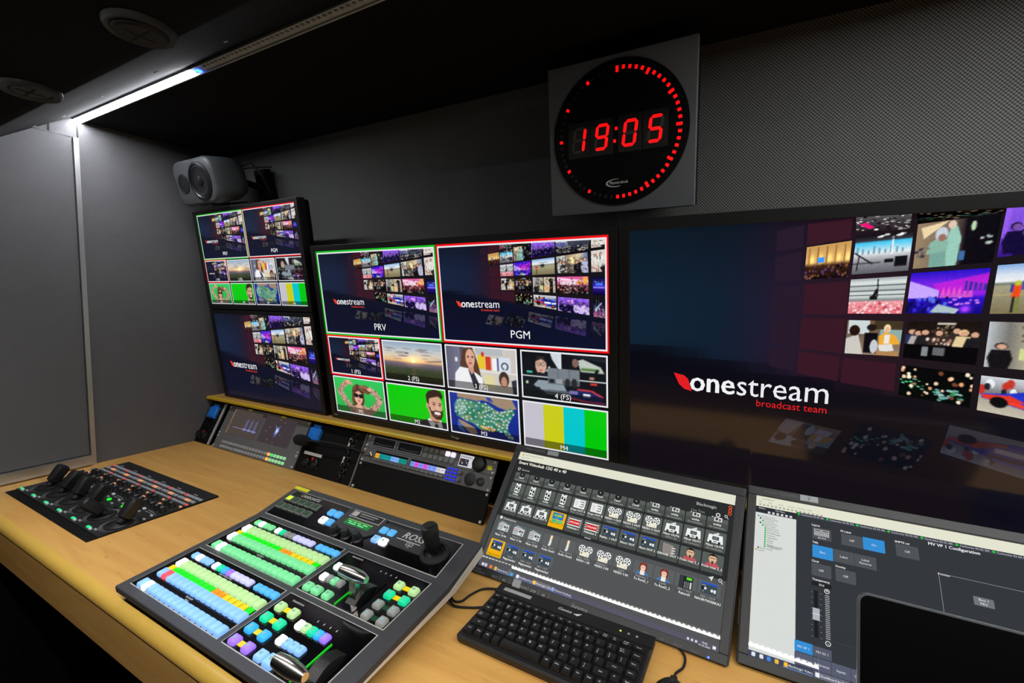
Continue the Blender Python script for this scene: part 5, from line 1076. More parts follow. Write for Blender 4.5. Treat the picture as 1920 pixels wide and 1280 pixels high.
# --- screen 1: router software
C = Canvas(AW, AH, 1920, 1080)
C.rect(0, 0, 1920, 78, (226, 226, 206), 1); C.ell(40, 26, 9, 9, (230, 150, 60), 2); C.rect(60, 20, 260, 28, (190, 188, 172), 2); C.rect(20, 50, 120, 56, (190, 188, 172), 2)
C.rect(0, 78, 1920, 634, (40, 42, 43), 1); C.rect(0, 634, 1920, 1042, (82, 84, 85), 1); C.rect(0, 1042, 1920, 1080, (88, 86, 100), 1)  # lower part lighter: the ceiling's reflection is painted into the page colour
C.text('Smart Videohub 12G 40 x 40', 24, 120, 42, (245, 242, 225), 'L', True, 3)
C.ring(52, 172, 14, 14, 5, (230, 230, 220), 3); C.text('Sources', 82, 182, 26, (200, 200, 195), 'L', False, 3)
C.ring(52, 646, 14, 14, 14, (220, 220, 220), 3); C.text('Destinations', 78, 656, 26, (220, 220, 215), 'L', False, 3)
C.text('Blackmagic', 1650, 138, 34, (200, 200, 195), 'L', False, 3)
for k in range(3): C.ring(1891, 102 + k * 25, 13, 13, 5, (245, 90, 30), 3, 12)
C.text('Live Text', 1620, 192, 26, (150, 150, 150), 'L', False, 3); C.ring(1813, 182, 16, 16, 7, (220, 220, 220), 3); C.ring(1868, 178, 11, 11, 4, (220, 220, 220), 3); C.line(1876, 186, 1886, 198, 4, (220, 220, 220), 3)
C.poly([(1800, 640), (1836, 624), (1824, 662), (1816, 646)], (225, 225, 225), 3); C.ring(1880, 640, 12, 12, 4, (225, 225, 225), 3); C.line(1888, 650, 1898, 660, 4, (225, 225, 225), 3)
WHI = (238, 240, 238); DKT = (86, 91, 86); TX = (240, 240, 236); SUB = (180, 182, 176)
def icon(k, cx, cy, n=0):
    if k == 'cam':
        C.ell(cx, cy, 30, 26, (24, 26, 26), 3); C.ring(cx, cy, 30, 26, 5, (60, 62, 62), 4, 14); C.ell(cx, cy, 11, 11, (70, 72, 74), 4, 10); C.ell(cx - 3, cy - 3, 4, 4, (220, 220, 220), 5, 8)
    elif k == 'wolny9':
        C.rect(cx - 26, cy - 18, cx + 30, cy + 14, (215, 215, 212), 3); C.ell(cx - 8, cy - 4, 10, 12, (60, 60, 60), 4, 10); C.ell(cx + 14, cy, 8, 10, (90, 90, 90), 4, 10); C.rect(cx - 44, cy - 20, cx - 34, cy - 12, (200, 200, 200), 3)
    elif k == 'wolny':
        C.rr(cx - 25, cy - 40, cx + 25, cy + 42, 14, WHI, 3); C.rect(cx - 25, cy - 48, cx - 12, cy - 34, WHI, 4); C.rect(cx + 10, cy - 48, cx + 25, cy - 34, WHI, 4); C.ell(cx - 12, cy - 12, 9, 11, (30, 30, 30), 5, 10); C.ell(cx + 12, cy - 4, 10, 13, (30, 30, 30), 5, 10); C.ell(cx - 10, cy + 20, 10, 10, (40, 40, 40), 5, 10); C.ell(cx + 13, cy + 22, 8, 10, (60, 60, 60), 5, 10); C.line(cx - 22, cy - 26, cx + 22, cy - 22, 4, (120, 120, 120), 5)
    elif k == 'gfx':
        C.rect(cx - 50, cy - 38, cx + 50, cy + 38, WHI, 3); C.rect(cx + 2, cy - 24, cx + 38, cy - 18, (40, 40, 40), 4); C.rect(cx + 8, cy - 3, cx + 38, cy + 3, (40, 40, 40), 4); C.rect(cx + 2, cy + 18, cx + 38, cy + 24, (40, 40, 40), 4); C.rect(cx + 34, cy - 18, cx + 38, cy + 18, (40, 40, 40), 4); C.rect(cx - 40, cy - 26, cx - 12, cy + 24, (222, 222, 220), 4)
    elif k == 'reel':
        for dx, dy in ((-30, -16), (30, -16)):
            C.ell(cx + dx, cy + dy, 28, 28, WHI, 3)
            for a in range(5): C.ell(cx + dx + 16 * math.cos(a * 1.257), cy + dy + 16 * math.sin(a * 1.257), 6.5, 6.5, (50, 54, 52), 4, 8)
            C.ell(cx + dx, cy + dy, 5, 5, (50, 54, 52), 4, 8)
        C.rr(cx - 40, cy + 6, cx + 38, cy + 40, 5, (236, 232, 212), 5); C.ell(cx - 26, cy + 18, 6, 6, (60, 60, 58), 6, 8); C.ell(cx + 22, cy + 30, 3, 3, (60, 60, 58), 6, 8)
    elif k == 'mix':
        C.poly([(cx - 48, cy - 24), (cx + 48, cy - 24), (cx + 54, cy + 36), (cx - 54, cy + 36)], WHI, 3); C.rect(cx - 22, cy - 12, cx + 24, cy + 14, (60, 70, 74), 4); C.rect(cx - 14, cy - 6, cx + 16, cy + 8, (110, 122, 126), 5); C.poly([(cx - 20, cy - 26), (cx + 18, cy - 44), (cx + 24, cy - 32), (cx + 10, cy - 24)], (222, 222, 220), 4); C.rect(cx - 40, cy + 24, cx - 24, cy + 42, (40, 44, 44), 4); C.rect(cx + 20, cy + 22, cx + 36, cy + 42, (40, 44, 44), 4); C.rect(cx - 12, cy + 22, cx + 10, cy + 30, (90, 90, 90), 4)
    elif k == 'map':
        C.rect(cx - 50, cy - 42, cx + 50, cy + 12, (30, 120, 200), 3); C.ell(cx - 22, cy - 18, 18, 12, (120, 190, 90), 4, 9); C.ell(cx + 16, cy - 20, 24, 12, (170, 190, 60), 4, 9); C.ell(cx - 4, cy + 2, 10, 7, (90, 180, 120), 4, 9); C.rect(cx - 50, cy + 16, cx - 3, cy + 42, (70, 190, 130), 3); C.rect(cx + 3, cy + 16, cx + 50, cy + 42, (90, 200, 140), 3)
    elif k == 'umd':
        for s in (-1, 1):
            for i in range(4): C.rect(cx + s * 54 - 6, cy - 32 + i * 18, cx + s * 54 + 6, cy - 24 + i * 18, (215, 215, 212), 3)
        C.rect(cx - 48, cy - 30, cx + 48, cy - 22, WHI, 3); C.rect(cx - 48, cy + 22, cx + 48, cy + 30, WHI, 3); C.rr(cx - 48, cy - 18, cx + 48, cy + 18, 6, (220, 24, 22), 3); C.text('OFFLINER', cx, cy + 7, 20, WHI, 'C', True, 4)
    elif k == 'deck':
        C.rect(cx - 52, cy - 40, cx + 52, cy + 34, (60, 74, 82), 3); C.rect(cx - 52, cy - 40, cx + 52, cy - 28, (40, 86, 200), 4); C.rect(cx - 48, cy - 22, cx - 20, cy - 17, (150, 160, 164), 4); C.ell(cx - 40, cy, 11, 11, (26, 30, 32), 4, 10); C.ell(cx - 24, cy, 9, 9, (225, 228, 228), 4, 10); C.ell(cx + 20, cy + 6, 9, 10, (232, 234, 234), 4, 10); C.rect(cx + 32, cy - 4, cx + 46, cy + 18, (232, 234, 234), 4); C.ell(cx - 36, cy + 20, 5, 5, (140, 150, 150), 4, 8)
    elif k == 'board':
        C.rect(cx - 52, cy - 24, cx + 54, cy + 36, (196, 202, 204), 3); C.poly([(cx - 48, cy - 24), (cx - 30, cy - 42), (cx + 6, cy - 36), (cx + 40, cy - 24)], (150, 170, 184), 3)
        for i in range(3): C.rect(cx - 46, cy - 14 + i * 16, cx - 6, cy - 7 + i * 16, ((200, 120, 100), (120, 124, 126), (150, 160, 150))[i], 4)
        C.rect(cx + 6, cy - 8, cx + 22, cy + 10, (60, 64, 66), 4); C.ell(cx + 36, cy + 2, 8, 8, (30, 32, 34), 4, 8); C.ell(cx + 34, cy + 24, 6, 6, (40, 42, 44), 4, 8); C.rect(cx - 4, cy + 18, cx + 20, cy + 30, (230, 232, 232), 4)
    elif k == 'mic':
        C.rr(cx - 11, cy - 46, cx + 11, cy - 6, 9, (228, 196, 150), 3); C.rr(cx - 11, cy - 8, cx + 11, cy + 34, 5, (208, 210, 210), 3); C.rect(cx - 4, cy - 42, cx + 3, cy + 28, (246, 240, 230), 4); C.rect(cx - 14, cy + 30, cx + 6, cy + 42, (220, 220, 220), 4)
    elif k == 'serv':
        C.poly([(cx - 46, cy - 36), (cx + 30, cy - 30), (cx + 40, cy + 40), (cx - 40, cy + 34)], (150, 140, 134), 3)
        for i in range(3): C.rect(cx + 22, cy - 14 + i * 18, cx + 48, cy - 7 + i * 18, (225, 226, 226), 4)
        for i in range(5): C.rect(cx - 34, cy - 24 + i * 12, cx + 16, cy - 20 + i * 12, (128, 120, 114), 4)
    elif k == 'man':
        C.poly([(cx - 56, cy + 42), (cx - 36, cy + 20), (cx, cy + 10), (cx + 36, cy + 20), (cx + 54, cy + 42)], (190, 86, 92), 3); C.ell(cx, cy - 14, 27, 34, (226, 180, 146), 4); C.poly([(cx - 28, cy - 16), (cx - 27, cy - 36), (cx, cy - 50), (cx + 27, cy - 36), (cx + 28, cy - 16), (cx + 20, cy - 32), (cx - 20, cy - 32)], (30, 26, 26), 5); C.rect(cx - 20, cy - 19, cx + 20, cy - 15, (60, 46, 40), 5); C.rect(cx - 10, cy + 2, cx + 10, cy + 6, (46, 34, 30), 5); C.ell(cx, cy + 14, 9, 7, (40, 30, 28), 5, 8)
    elif k == 'woman':
        C.rr(cx - 28, cy - 46, cx + 28, cy + 16, 22, (130, 40, 34), 3); C.poly([(cx - 54, cy + 42), (cx - 34, cy + 22), (cx + 34, cy + 22), (cx + 54, cy + 42)], (76, 120, 176), 3); C.rect(cx - 16, cy + 8, cx + 16, cy + 42, (240, 232, 226), 4); C.ell(cx, cy - 12, 19, 28, (240, 200, 178), 5); C.poly([(cx - 22, cy - 14), (cx - 18, cy - 38), (cx + 18, cy - 38), (cx + 22, cy - 14), (cx + 10, cy - 28), (cx - 14, cy - 26)], (140, 44, 36), 6); C.ell(cx - 8, cy - 13, 3, 3, (60, 40, 40), 6, 8); C.ell(cx + 8, cy - 13, 3, 3, (60, 40, 40), 6, 8)
    elif k == 'phone':
        C.rr(cx - 46, cy - 42, cx + 46, cy + 42, 6, (34, 38, 42), 3); C.rect(cx - 42, cy - 40, cx - 20, cy + 38, (54, 58, 62), 4); C.rect(cx + 2, cy - 36, cx + 38, cy - 18, (100, 220, 40), 4)
        for i in range(3):
            for j in range(4): C.rect(cx - 10 + i * 12, cy - 2 + j * 11, cx - 4 + i * 12, cy + 3 + j * 11, (190, 194, 196), 4)
        C.rect(cx + 28, cy - 6, cx + 40, cy + 38, (200, 204, 206), 4)
def utile(i, y0, y1, ic, lab, sub, sel=False, top=None, dest=False, iy=None):
    x0 = 33 + 155.4 * i; x1 = x0 + 146; cx = (x0 + x1) / 2
    C.rr(x0, y0, x1, y1, 8, (240, 178, 14) if sel else ((88, 94, 90) if not dest else (92, 96, 97)), 2)
    if not sel: C.rect(x0 + 2, y1 - 52, x1 - 2, y1 - 3, (74, 79, 75) if not dest else (78, 80, 82), 2.5)
    icon(ic, cx, (y0 + 50) if iy is None else iy)
    tc = (150, 112, 10) if sel else TX
    if dest:
        C.text(sub, cx, y1 - 32, 20, SUB if not sel else tc, 'C', False, 5); C.text(lab, cx, y1 - 9, 23, tc, 'C', True, 5)
    else:
        C.text(lab, cx, y1 - 30, 23, tc, 'C', True, 5); C.text(sub, cx, y1 - 9, 17, SUB if not sel else tc, 'C', False, 5)
NC = 'No Connection'
for i in range(8): utile(i, 206, 292, 'cam', 'Cam%d' % (i + 1), NC, iy=222)
for i in range(8, 12): utile(i, 206, 292, 'wolny9', 'wolny', NC, iy=218)
r2 = [('wolny', 'wolny', NC)] * 4 + [('gfx', 'Grapx OUT A', 'Mixer 1 IN, Mixer'), ('gfx', 'Grapx OUT B', 'Mixer 2 IN, Mixer')] + [('reel', 'VIDEO %d OUT' % k, 'Nagrywarka1' if k < 3 else NC) for k in (1, 2, 3)] + [('mix', 'Mixer OUT%d' % k, 'VIDEO 1 IN' if k == 6 else NC) for k in (6, 7, 8)]
for i, (ic, a, b_) in enumerate(r2): utile(i, 308, 452, ic, a, b_)
r3 = [('mix', 'Mixer OUT9', ''), ('mix', 'Mixer OUT10', ''), ('mix', 'Mixer OUT 11', ''), ('map', 'Mixer OUT 12', ''), ('umd', 'Multiview 1', ''), ('umd', 'Multiview 2', ''), ('deck', 'Replay.. 1 OUT', ''), ('deck', 'Abox1 OUT', ''), ('deck', 'Abox OUT 2', ''), ('serv', 'SERWER OUT 1', ''), ('man', 'From rout 2_1', ''), ('man', 'From rout 2_2', '')]
for i, (ic, a, b_) in enumerate(r3): utile(i, 472, 606, ic, a, b_ or ' .', sel=i == 3)
d1 = [('board', 'Mixer 10 IN', 'Cam4'), ('board', 'Mixer 11 IN', 'Kamera 2'), ('board', 'Mixer 12 IN', 'Cam OUT 2'), ('mic', 'Audio Deck1', 'Mixer OUT 9'), ('mic', 'Audio Deck2', 'Mixer OUT 9'), ('reel', 'VIDEO 1 IN', 'Mixer OUT6'), ('reel', 'VIDEO 2 IN', 'Multiview 1'), ('reel', 'VIDEO 3 IN', 'Cam4'), ('woman', 'To Rout2_1', 'Multiview 1'), ('woman', 'To Rout2_2', 'Cam4'), ('phone', 'Rekord1', 'MIX 1 OUT'), ('deck', 'NAGRYWARKA1', 'MIX 1 OUT')]
for i, (ic, a, b_) in enumerate(d1): utile(i, 668, 812, ic, a, b_, dest=True)
for i, (a, b_) in enumerate((('Nagrywarka0', ''), ('Nagrywarka1', 'Cam4'), ('Nagrywarka2', 'MIX 1 OUT'), ('Nagrywarka3', 'MIX 1 OUT'))): utile(i, 838, 978, 'deck', a, b_ or ' .', dest=True, sel=i == 0)
C.rect(846, 610, 900, 618, (170, 170, 168), 3)
for x, c in ((70, (205, 205, 215)), (122, (250, 120, 60)), (170, (220, 190, 60)), (330, (60, 170, 230)), (386, (240, 240, 245)), (544, (245, 190, 60)), (708, (150, 170, 230))): C.rr(x - 13, 1048, x + 13, 1074, 6, c, 3)
C.rect(30, 1050, 50, 1072, (235, 235, 240), 3)
for x, s_ in ((190, 'Nowa karta - ..'), (404, 'DashBoard by Ro..'), (562, 'Blackmagic Vide..'), (728, 'Remote Desktop')): C.text(s_, x, 1068, 20, (238, 238, 242), 'L', False, 3)
C.rect(524, 1042, 690, 1080, (116, 112, 118), 2); C.rect(150, 1076, 310, 1080, (120, 150, 235), 3); C.rect(370, 1076, 880, 1080, (120, 150, 235), 3)
C.text('19:05', 1832, 1060, 17, (240, 240, 245), 'C', False, 3); C.text('01.02.2024', 1832, 1077, 16, (240, 240, 245), 'C', False, 3); C.rect(1882, 1052, 1902, 1070, (235, 235, 240), 3)
for k in range(3): C.rect(1720 + k * 26, 1054, 1734 + k * 26, 1068, (215, 215, 222), 3)
t1, hw, H = touch_monitor('tilted touch monitor beside the keyboard, showing rows of icon tiles', (-.516, .979, .218), R(-1.66), R(41.3), C, .088, 'tilted touch monitors on the desk')
o = MB(); o.text('iiyama', .0, .0055, .013, .0003, 'xz'); o.text('ProLite', -hw + .012, .0115, .006, .0003, 'xz', 'L', shear=.2); o.text('T2252MTS', -hw + .012, .005, .0065, .0003, 'xz', 'L', shear=.2)
for k, s_ in enumerate(('DLC', 'IPS', 'W', 'HDMI', '2MP', 'dB')):
    o.text(s_, -hw + .066 + k * .0225, .0065, .0075, .0003, 'xz'); o.box(-hw + .0775 + k * .0225, -hw + .0779 + k * .0225, -.0003, .0, .004, .015)
o.text('ProLite T2252MTS', -hw + .03, H - .0115, .0068, .0003, 'xz', 'L', shear=.2)
o.build('maker_mark', mat('print_silver', (150, 152, 155), .5), t1)
o = MB()
for k, s_ in enumerate(('MENU', 'SEL', 'INPUT', 'ECO')): o.text(s_, .125 + k * .026, .008, .005, .0003, 'xz')
o.build('button_marks', mat('print_dim', (96, 98, 101), .5), t1)
o = MB(); o.lathe([(.0018, 0), (.0018, .0008)], (hw - .03, 0, .0085), (0, -1, 0), 10); o.build('power_light', mat('led_blue_small', (60, 90, 255), .4, emit=3.0), t1)
o = MB(); o.rrect(-.146, -.1285, .0015, .0195, .0006, [(0, 0), (0, .0006)], 1, axis='y'); o.build('label_sticker', mat('sticker_pale', (160, 162, 165), .6), t1)
# --- screen 2: configuration software
C = Canvas(AW, AH, 1920, 1080)
C.rect(0, 0, 1920, 80, (228, 228, 208), 1); C.rect(0, 80, 1920, 1044, (50, 54, 58), 1); C.rect(0, 1044, 1920, 1080, (66, 70, 92), 1)
C.text('DashBoard', 40, 24, 18, (120, 120, 110), 'L', False, 3)
for k, s_ in enumerate(('File', 'Edit', 'Views', 'Layouts', 'Window', 'Help')): C.text(s_, 20 + k * 62, 46, 15, (130, 130, 118), 'L', False, 3)
for k in range(16): C.rect(20 + k * 26, 58, 34 + k * 26, 70, (170, 166, 150), 3)
C.rect(0, 82, 262, 128, (40, 44, 52), 2); C.text('Filters..', 20, 98, 17, (220, 222, 225), 'L', False, 3); C.text('File Navi..', 130, 98, 17, (215, 218, 220), 'L', False, 3)
for k in range(6): C.rect(80 + k * 28, 108, 96 + k * 28, 124, (210, 212, 215), 3)
C.rect(0, 128, 262, 1044, (216, 220, 217), 2)
tree = [(16, 'All Data Source', (90, 130, 210)), (30, 'Carbonite 03-02', (60, 60, 60)), (46, 'Carbonite', (20, 180, 40)), (30, 'Carbonite 02-01', (60, 60, 60)), (46, 'Black Status', (20, 180, 40))] + [(64, s_, (20, 180, 40)) for s_ in ('Media Store', 'Device Conf.', 'MediaManager', 'Switcher', 'Tally/GPIO', 'Output', 'MultiV', 'System', 'Configuration')] + [(24, 'Expert Menu', (20, 120, 60)), (10, 'Import', (200, 170, 60))]
for k, (x, s_, c) in enumerate(tree): C.ell(x + 4, 152 + k * 16.6, 6, 7, c, 3, 8); C.text(s_, x + 16, 157 + k * 16.6, 15, (70, 76, 76), 'L', False, 3)
C.rect(84, 352, 180, 366, (180, 184, 182), 2.5)
for k in range(8): C.ell(278 + k * 174, 82 + 0, 8, 8, (30, 200, 50), 3, 10); C.text('Carbonite 03-02 00l..', 292 + k * 174, 88, 17, (205, 208, 212), 'L', False, 3)
C.rect(262, 70, 1920, 96, (58, 62, 72), 2)
BTNC, LITC = (78, 82, 86), (52, 142, 212)
def bt(x0, y0, x1, y1, s_, c=BTNC):
    C.rr(x0, y0, x1, y1, 4, c, 3); 
    for i, q in enumerate(s_.split('|')): C.text(q, (x0 + x1) / 2, (y0 + y1) / 2 + 7 + (i - (len(s_.split('|')) - 1) / 2) * 22, 20, (226, 228, 230), 'C', False, 4)
C.text('Layout', 358, 146, 18, TX, 'L', True, 4); bt(360, 154, 472, 236, ''); 
for (a, b_, c, d) in ((372, 166, 414, 182), (418, 166, 460, 182)): C.frame(a, b_, c, d, 3, (225, 226, 226), 4)
for k in range(8): a = 372 + (k % 4) * 22.6; b_ = 186 + (k // 4) * 13; C.frame(a, b_, a + 19, b_ + 11, 2.5, (225, 226, 226), 4)
C.text('2O-4-4', 416, 229, 16, TX, 'C', False, 4)
C.text('PS Label', 528, 150, 18, TX, 'L', True, 4); bt(530, 158, 650, 237, 'Off'); bt(652, 154, 771, 237, 'On', LITC)
C.text('SMPTE tol', 828, 146, 18, TX, 'L', True, 4); bt(830, 152, 948, 235, 'Off')
C.text('Tally', 360, 267, 18, TX, 'L', True, 4); bt(360, 278, 479, 363, 'Box', LITC); bt(481, 278, 598, 361, 'Label'); bt(600, 278, 718, 361, 'Label|Reverse')
C.text('Clock', 355, 395, 18, TX, 'L', True, 4); bt(354, 402, 466, 484, 'Off'); C.text('Overlay', 490, 395, 18, TX, 'L', True, 4); bt(490, 402, 602, 484, 'Off')
C.text('Transparency', 357, 514, 18, TX, 'L', True, 4); C.rect(354, 522, 466, 548, (30, 32, 34), 2); C.text('50.0', 410, 542, 18, TX, 'C', False, 4)
C.rect(366, 578, 388, 858, (26, 28, 30), 2); C.rr(358, 686, 397, 758, 4, (176, 180, 188), 3); C.rect(358, 720, 397, 723, (230, 232, 236), 4)
for k in range(24): C.rect(428, 592 + k * 11, 452, 595 + k * 11, (205, 208, 210), 3)
for k in range(9): C.rect(350, 590 + k * 33, 358, 593 + k * 33, (130, 134, 138), 3); C.rect(400, 590 + k * 33, 408, 593 + k * 33, (130, 134, 138), 3)
for y, s_ in ((567, '+'), (874, '-')): C.ring(439, y, 15, 15, 4, (228, 230, 232), 3); C.text(s_, 439, y + 8, 28, (228, 230, 232), 'C', True, 4)
C.text('MV VP 1 Configuration', 1003, 118, 27, (236, 238, 240), 'L', True, 4)
C.text('Preview', 1032, 296, 18, TX, 'L', False, 4); C.frame(1034, 286, 1560, 900, 2, (160, 162, 160), 3); bt(1184, 376, 1276, 426, 'Box 1|PRV', (112, 116, 118))
C.rect(258, 905, 356, 966, LITC, 3); C.text('MV VP 1', 306, 944, 19, (226, 232, 240), 'C', False, 4); C.rect(358, 908, 456, 966, (84, 88, 104), 3); C.text('MV IO 1', 406, 944, 19, (226, 228, 232), 'C', False, 4)
for k, s_ in enumerate(('System', 'Reference', 'Inputs', 'Outputs', 'Panel')): C.rect(258 + k * 98, 970, 354 + k * 98, 1040, (88, 92, 112), 3); C.text(s_, 306 + k * 98, 1012, 19, (228, 230, 236), 'C', False, 4)
for x, c in ((30, (225, 230, 240)), (76, (225, 230, 240)), (118, (70, 140, 220)), (162, (230, 190, 60)), (212, (250, 190, 60)), (380, (235, 238, 240))): C.rr(x - 11, 1050, x + 11, 1074, 5, c, 3)
C.text('Blackmagic Video..', 228, 1068, 18, (235, 238, 242), 'L', False, 3); C.text('DashBoard by Ross', 398, 1068, 18, (235, 238, 242), 'L', False, 3); C.rect(196, 1076, 356, 1080, (110, 170, 240), 4); C.rect(364, 1044, 540, 1080, (104, 108, 124), 2)
t2, hw, H = touch_monitor('tilted touch monitor behind the open laptop, showing a grey settings page', (-.005, .980, .221), R(.9), R(40.9), C, .087, 'tilted touch monitors on the desk')
o = MB(); o.text('ProLite T2252MTS', -hw + .03, H - .0115, .0068, .0003, 'xz', 'L', shear=.2); o.text('8', -hw + .101, H - .0115, .007, .0012, 'xz'); o.build('maker_mark', mat('print_dim', (96, 98, 101), .5), t2)
o = MB(); o.box(hw * -1 - .0012, -hw, .012, .02, H * .2, H * .35); o.build('side_button', GREY, t2, smooth=False)

# ================================================================= KEYBOARD
KW, KD = .299, .158
t = thing('keyboard', 'compact black wired keyboard with white letters on the desk', 'keyboard', T(-.4375, .608, 0) )
KBM = Matrix.Rotation(R(2.2), 4, 'X')
o = MB(); o.rrect(0, KW, 0, KD, .006, [(.002, .002), (0, .006), (0, .0125), (.003, .016)], 3); o.m(0).box(.0, KW, .128, KD - .002, .0155, .0172); o.build('body', BLACK, t, KBM)
KEYM = mat('key_black', (24, 24, 26), .4); KEYP = mat('key_letter', (225, 225, 228), .6, emit=.05)
def keycap(x0, x1, y0, y1, leg, small=False):
    o = MB(); o.rrect(x0, x1, y0, y1, .0014, [(0, .0155), (.0002, .0175), (.0022, .0222), (.003, .0226)], 2)
    if leg:
        parts = leg.split('|'); w = x1 - x0; o.m(1)
        sz = .0062 if len(parts[0]) == 1 else .0042 if len(parts[0]) < 4 else .0033
        if small: sz = min(sz, .0038)
        if len(parts) == 2 and len(parts[0]) == 1:
            o.text(parts[0], x0 + .0062, y1 - .0085, .0046, .0228, align='C', bold=True); o.text(parts[1], x0 + .0062, y0 + .0042, .0046, .0228, align='C', bold=True)
        elif len(parts) == 2:
            o.text(parts[0], x0 + .0032, (y0 + y1) / 2 + .0008, .0034, .0228, align='L', bold=True); o.text(parts[1], x0 + .0032, (y0 + y1) / 2 - .0032, .0034, .0228, align='L', bold=True)
        else: o.text(parts[0], x0 + (.0066 if len(parts[0]) == 1 else w / 2), (y1 - .0098) if not small else (y0 + y1) / 2 - .0015, sz, .0228, align='C', bold=True)
    return o.build('key', [KEYM, KEYP], t, KBM)
ROWS = [
 (.1165, .0115, [('Esc', 1)] + [('F%d' % k, .94) for k in range(1, 13)] + [('Num|Lock', 1), ('Prt|Scr', 1), ('Scroll|Lock', 1.1), ('Pause', 1.15)]),
 (.0985, .0172, [('~|`', .95)] + [(s_, 1.1) for s_ in ('!|1', '@|2', '#|3', '$|4', '%|5', '^|6', '&|7', '*|8', '(|9', ')|0', '_|-', '+|=')] + [('Back|Space', 1.25), ('Home', 1.05)]),
 (.0795, .0172, [('Tab', 1.25)] + [(s_, 1.1) for s_ in 'QWERTYUIOP'] + [('{|[', 1.1), ('}|]', 1.1), ('||\\', 1.0), ('PgUp', 1.05)]),
 (.0605, .0172, [('Caps|Lock', 1.45)] + [(s_, 1.1) for s_ in 'ASDFGHJKL'] + [(':|;', 1.1), ('"|\'', 1.1), ('Enter', 1.75), ('PgDn', 1.05)]),
 (.0415, .0172, [('Shift', 1.9)] + [(s_, 1.1) for s_ in 'ZXCVBNM'] + [('<|,', 1.1), ('>|.', 1.1), ('?|/', 1.1), ('Shift', 1.6), ('^', 1.05), ('End', 1.05)]),
 (.0225, .0172, [('Ctrl', 1.15), ('Win', 1.05), ('Alt', 1.05), ('|', 1.0), ('', 4.5), ('Alt', 1.05), ('Win', 1.05), ('Menu', 1.05), ('Ins', 1.05), ('Del', 1.05), ('<', 1.05), ('v', 1.05), ('>', 1.05)])]
for yc, kh, keys in ROWS:
    tot = sum(w for _, w in keys); x = .0075; un = (KW - .015) / tot
    for leg, w in keys:
        if leg == '|': leg = ''
        if leg == '||\\': leg = '|'.join(('I', '\\'))
        keycap(x + .0006, x + w * un - .0006, yc - kh / 2 - .004, yc + kh / 2 - .004, leg, kh < .012); x += w * un
o = MB(); o.rrect(.014, .072, .1375, .1465, .0008, [(0, .0172), (0, .0178)], 1); o.build('label_sticker', mat('sticker_pale', (160, 162, 165), .6), t, KBM)
o = MB(); o.text('Genius', .141, .1395, .0095, .0176, bold=True, shear=.25, align='C'); o.poly = None
o.face([(.157, .1405, .0176), (.172, .147, .0176), (.166, .1385, .0176)]); o.build('maker_mark', WHITEP, t, KBM)
o = MB()
for k in range(3): o.lathe([(.0022, .0165), (.0022, .0178)], (.243 + k * .014, .141, 0), seg=10)
o.build('status_light', DIMP, t, KBM)
o = MB(); o.lathe([(.0014, .0172), (.0014, .0182)], (.243, .141, 0), seg=10); o.build('status_light', mat('lamp_lime', (170, 240, 20), .5, emit=1.5), t, KBM)
o = MB(); o.tube(smooth_path([Vector(p) for p in ((.012, .155, .008), (-.004, .157, .006), (-.035, .145, .004), (-.048, .118, .003), (-.052, .092, .003), (-.066, .085, .003), (-.084, .1, .003), (-.096, .125, .003), (-.099, .150, .003), (-.104, .185, .003), (-.108, .24, .003))]), .0021, 8)
o.tube(smooth_path([Vector(p) for p in ((-.0985, .150, .0068), (-.090, .1, .0065), (-.06, .073, .0045), (-.03, .083, .003), (-.004, .10, .003))]), .0021, 8); o.build('cable', RUBBER, t)

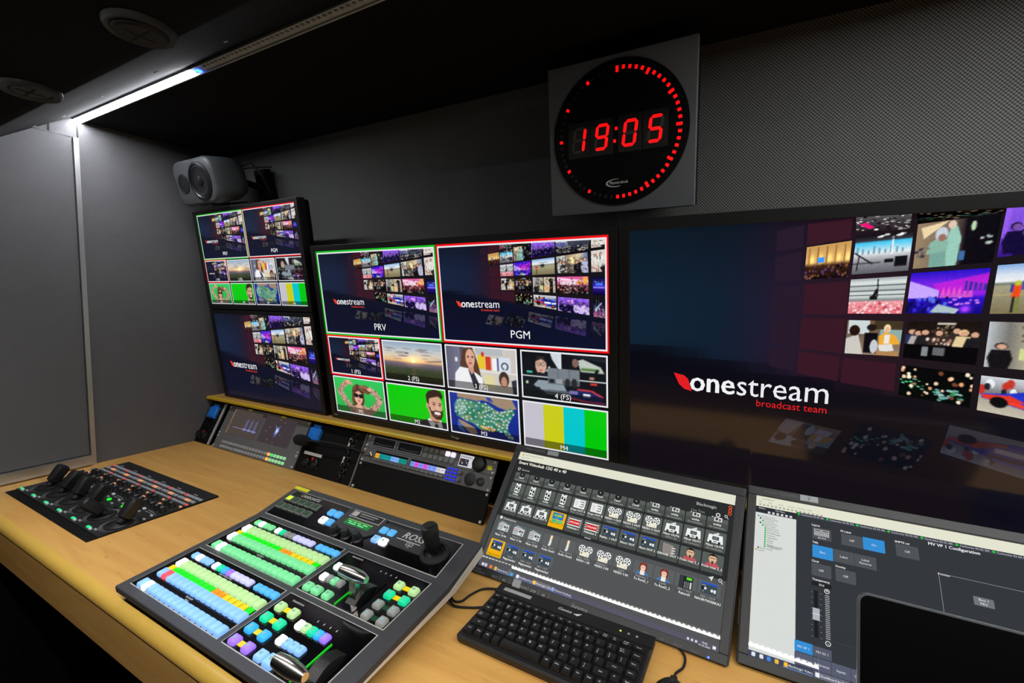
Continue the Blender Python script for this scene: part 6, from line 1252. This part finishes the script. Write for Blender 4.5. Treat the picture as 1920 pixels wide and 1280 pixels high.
# ================================================================= MOUSE
t = thing('computer_mouse', 'small glossy black wired mouse in front of the tilted monitor', 'mouse', T(-.097, .645, 0))
o = MB(); rs = []
ell = lambda a, rx, ry, cy: (rx * math.cos(a) * (1 - .12 * math.sin(a)), cy + ry * math.sin(a))
for sc_, z, cy in ((.9, .001, 0), (1.0, .006, 0), (1.0, .013, 0), (.93, .021, -.001), (.78, .028, -.003), (.55, .0325, -.005), (.28, .0347, -.007), (.05, .0353, -.008)):
    rs.append([(*ell(2 * math.pi * k / 36, .030 * sc_, .053 * sc_, cy), z) for k in range(36)])
o.rings(rs); o.build('shell', mat('mouse_black', (14, 14, 16), .18), t, ang=70)
o = MB(); o.lathe([(.009, -.003), (.0098, 0), (.009, .003)], (0, .03, .026), (1, 0, 0), 24); o.build('wheel', RUBBER, t)
o = MB(); o.lathe([(.0035, 0), (.0045, .004), (.003, .012)], (0, .051, .010), (0, 1, 0), 12); o.tube(smooth_path([Vector(p) for p in ((-.002, .056, .010), (-.002, .078, .005), (.006, .10, .003), (.004, .125, .003), (-.012, .142, .003), (-.04, .152, .003), (-.068, .157, .003))]), .0019, 8); o.build('cable', RUBBER, t)

# ================================================================= LAPTOP
LT = R(24); LW, LH = .345, .226
lx, ly = .116 + LW / 2, .620
t = thing('laptop', 'open laptop with a dark screen in front of the right touch monitor', 'laptop', T(lx, ly, 0))
SPG = mat('laptop_grey', (120, 121, 125), .35, metal=.8)
o = MB(); o.rrect(-LW / 2, LW / 2, -.235, .004, .01, [(.002, .001), (0, .004), (0, .012), (.001, .0135)], 4); o.build('base', SPG, t)
LM = Tl(0, 0, .0115) @ Matrix.Rotation(-LT, 4, 'X')
o = MB(); o.rrect(-LW / 2, LW / 2, .0, LH, .012, [(.0012, -.0065), (0, -.005), (0, -.0008), (.0008, 0)], 6, axis='y'); lid = o.build('lid', SPG, t, LM)
o = MB(); o.rrect(-LW / 2 + .0028, LW / 2 - .0028, .004, LH - .0028, .0098, [(0, 0), (0, .0006)], 6, axis='y'); o.build('screen', mat('dark_glass', (5, 5, 6), .25, spec=.25), lid)
o = MB()
for r in range(5):
    for k in range(14): o.box(-.135 + k * .0195, -.118 + k * .0195, -.045 - r * .019, -.029 - r * .019, .0135, .0146)
o.build('keys', BLACK, t, smooth=False)
o = MB(); o.rrect(-.06, .06, -.225, -.145, .004, [(0, .0135), (0, .0139)], 3); o.build('touchpad', SPG, t)
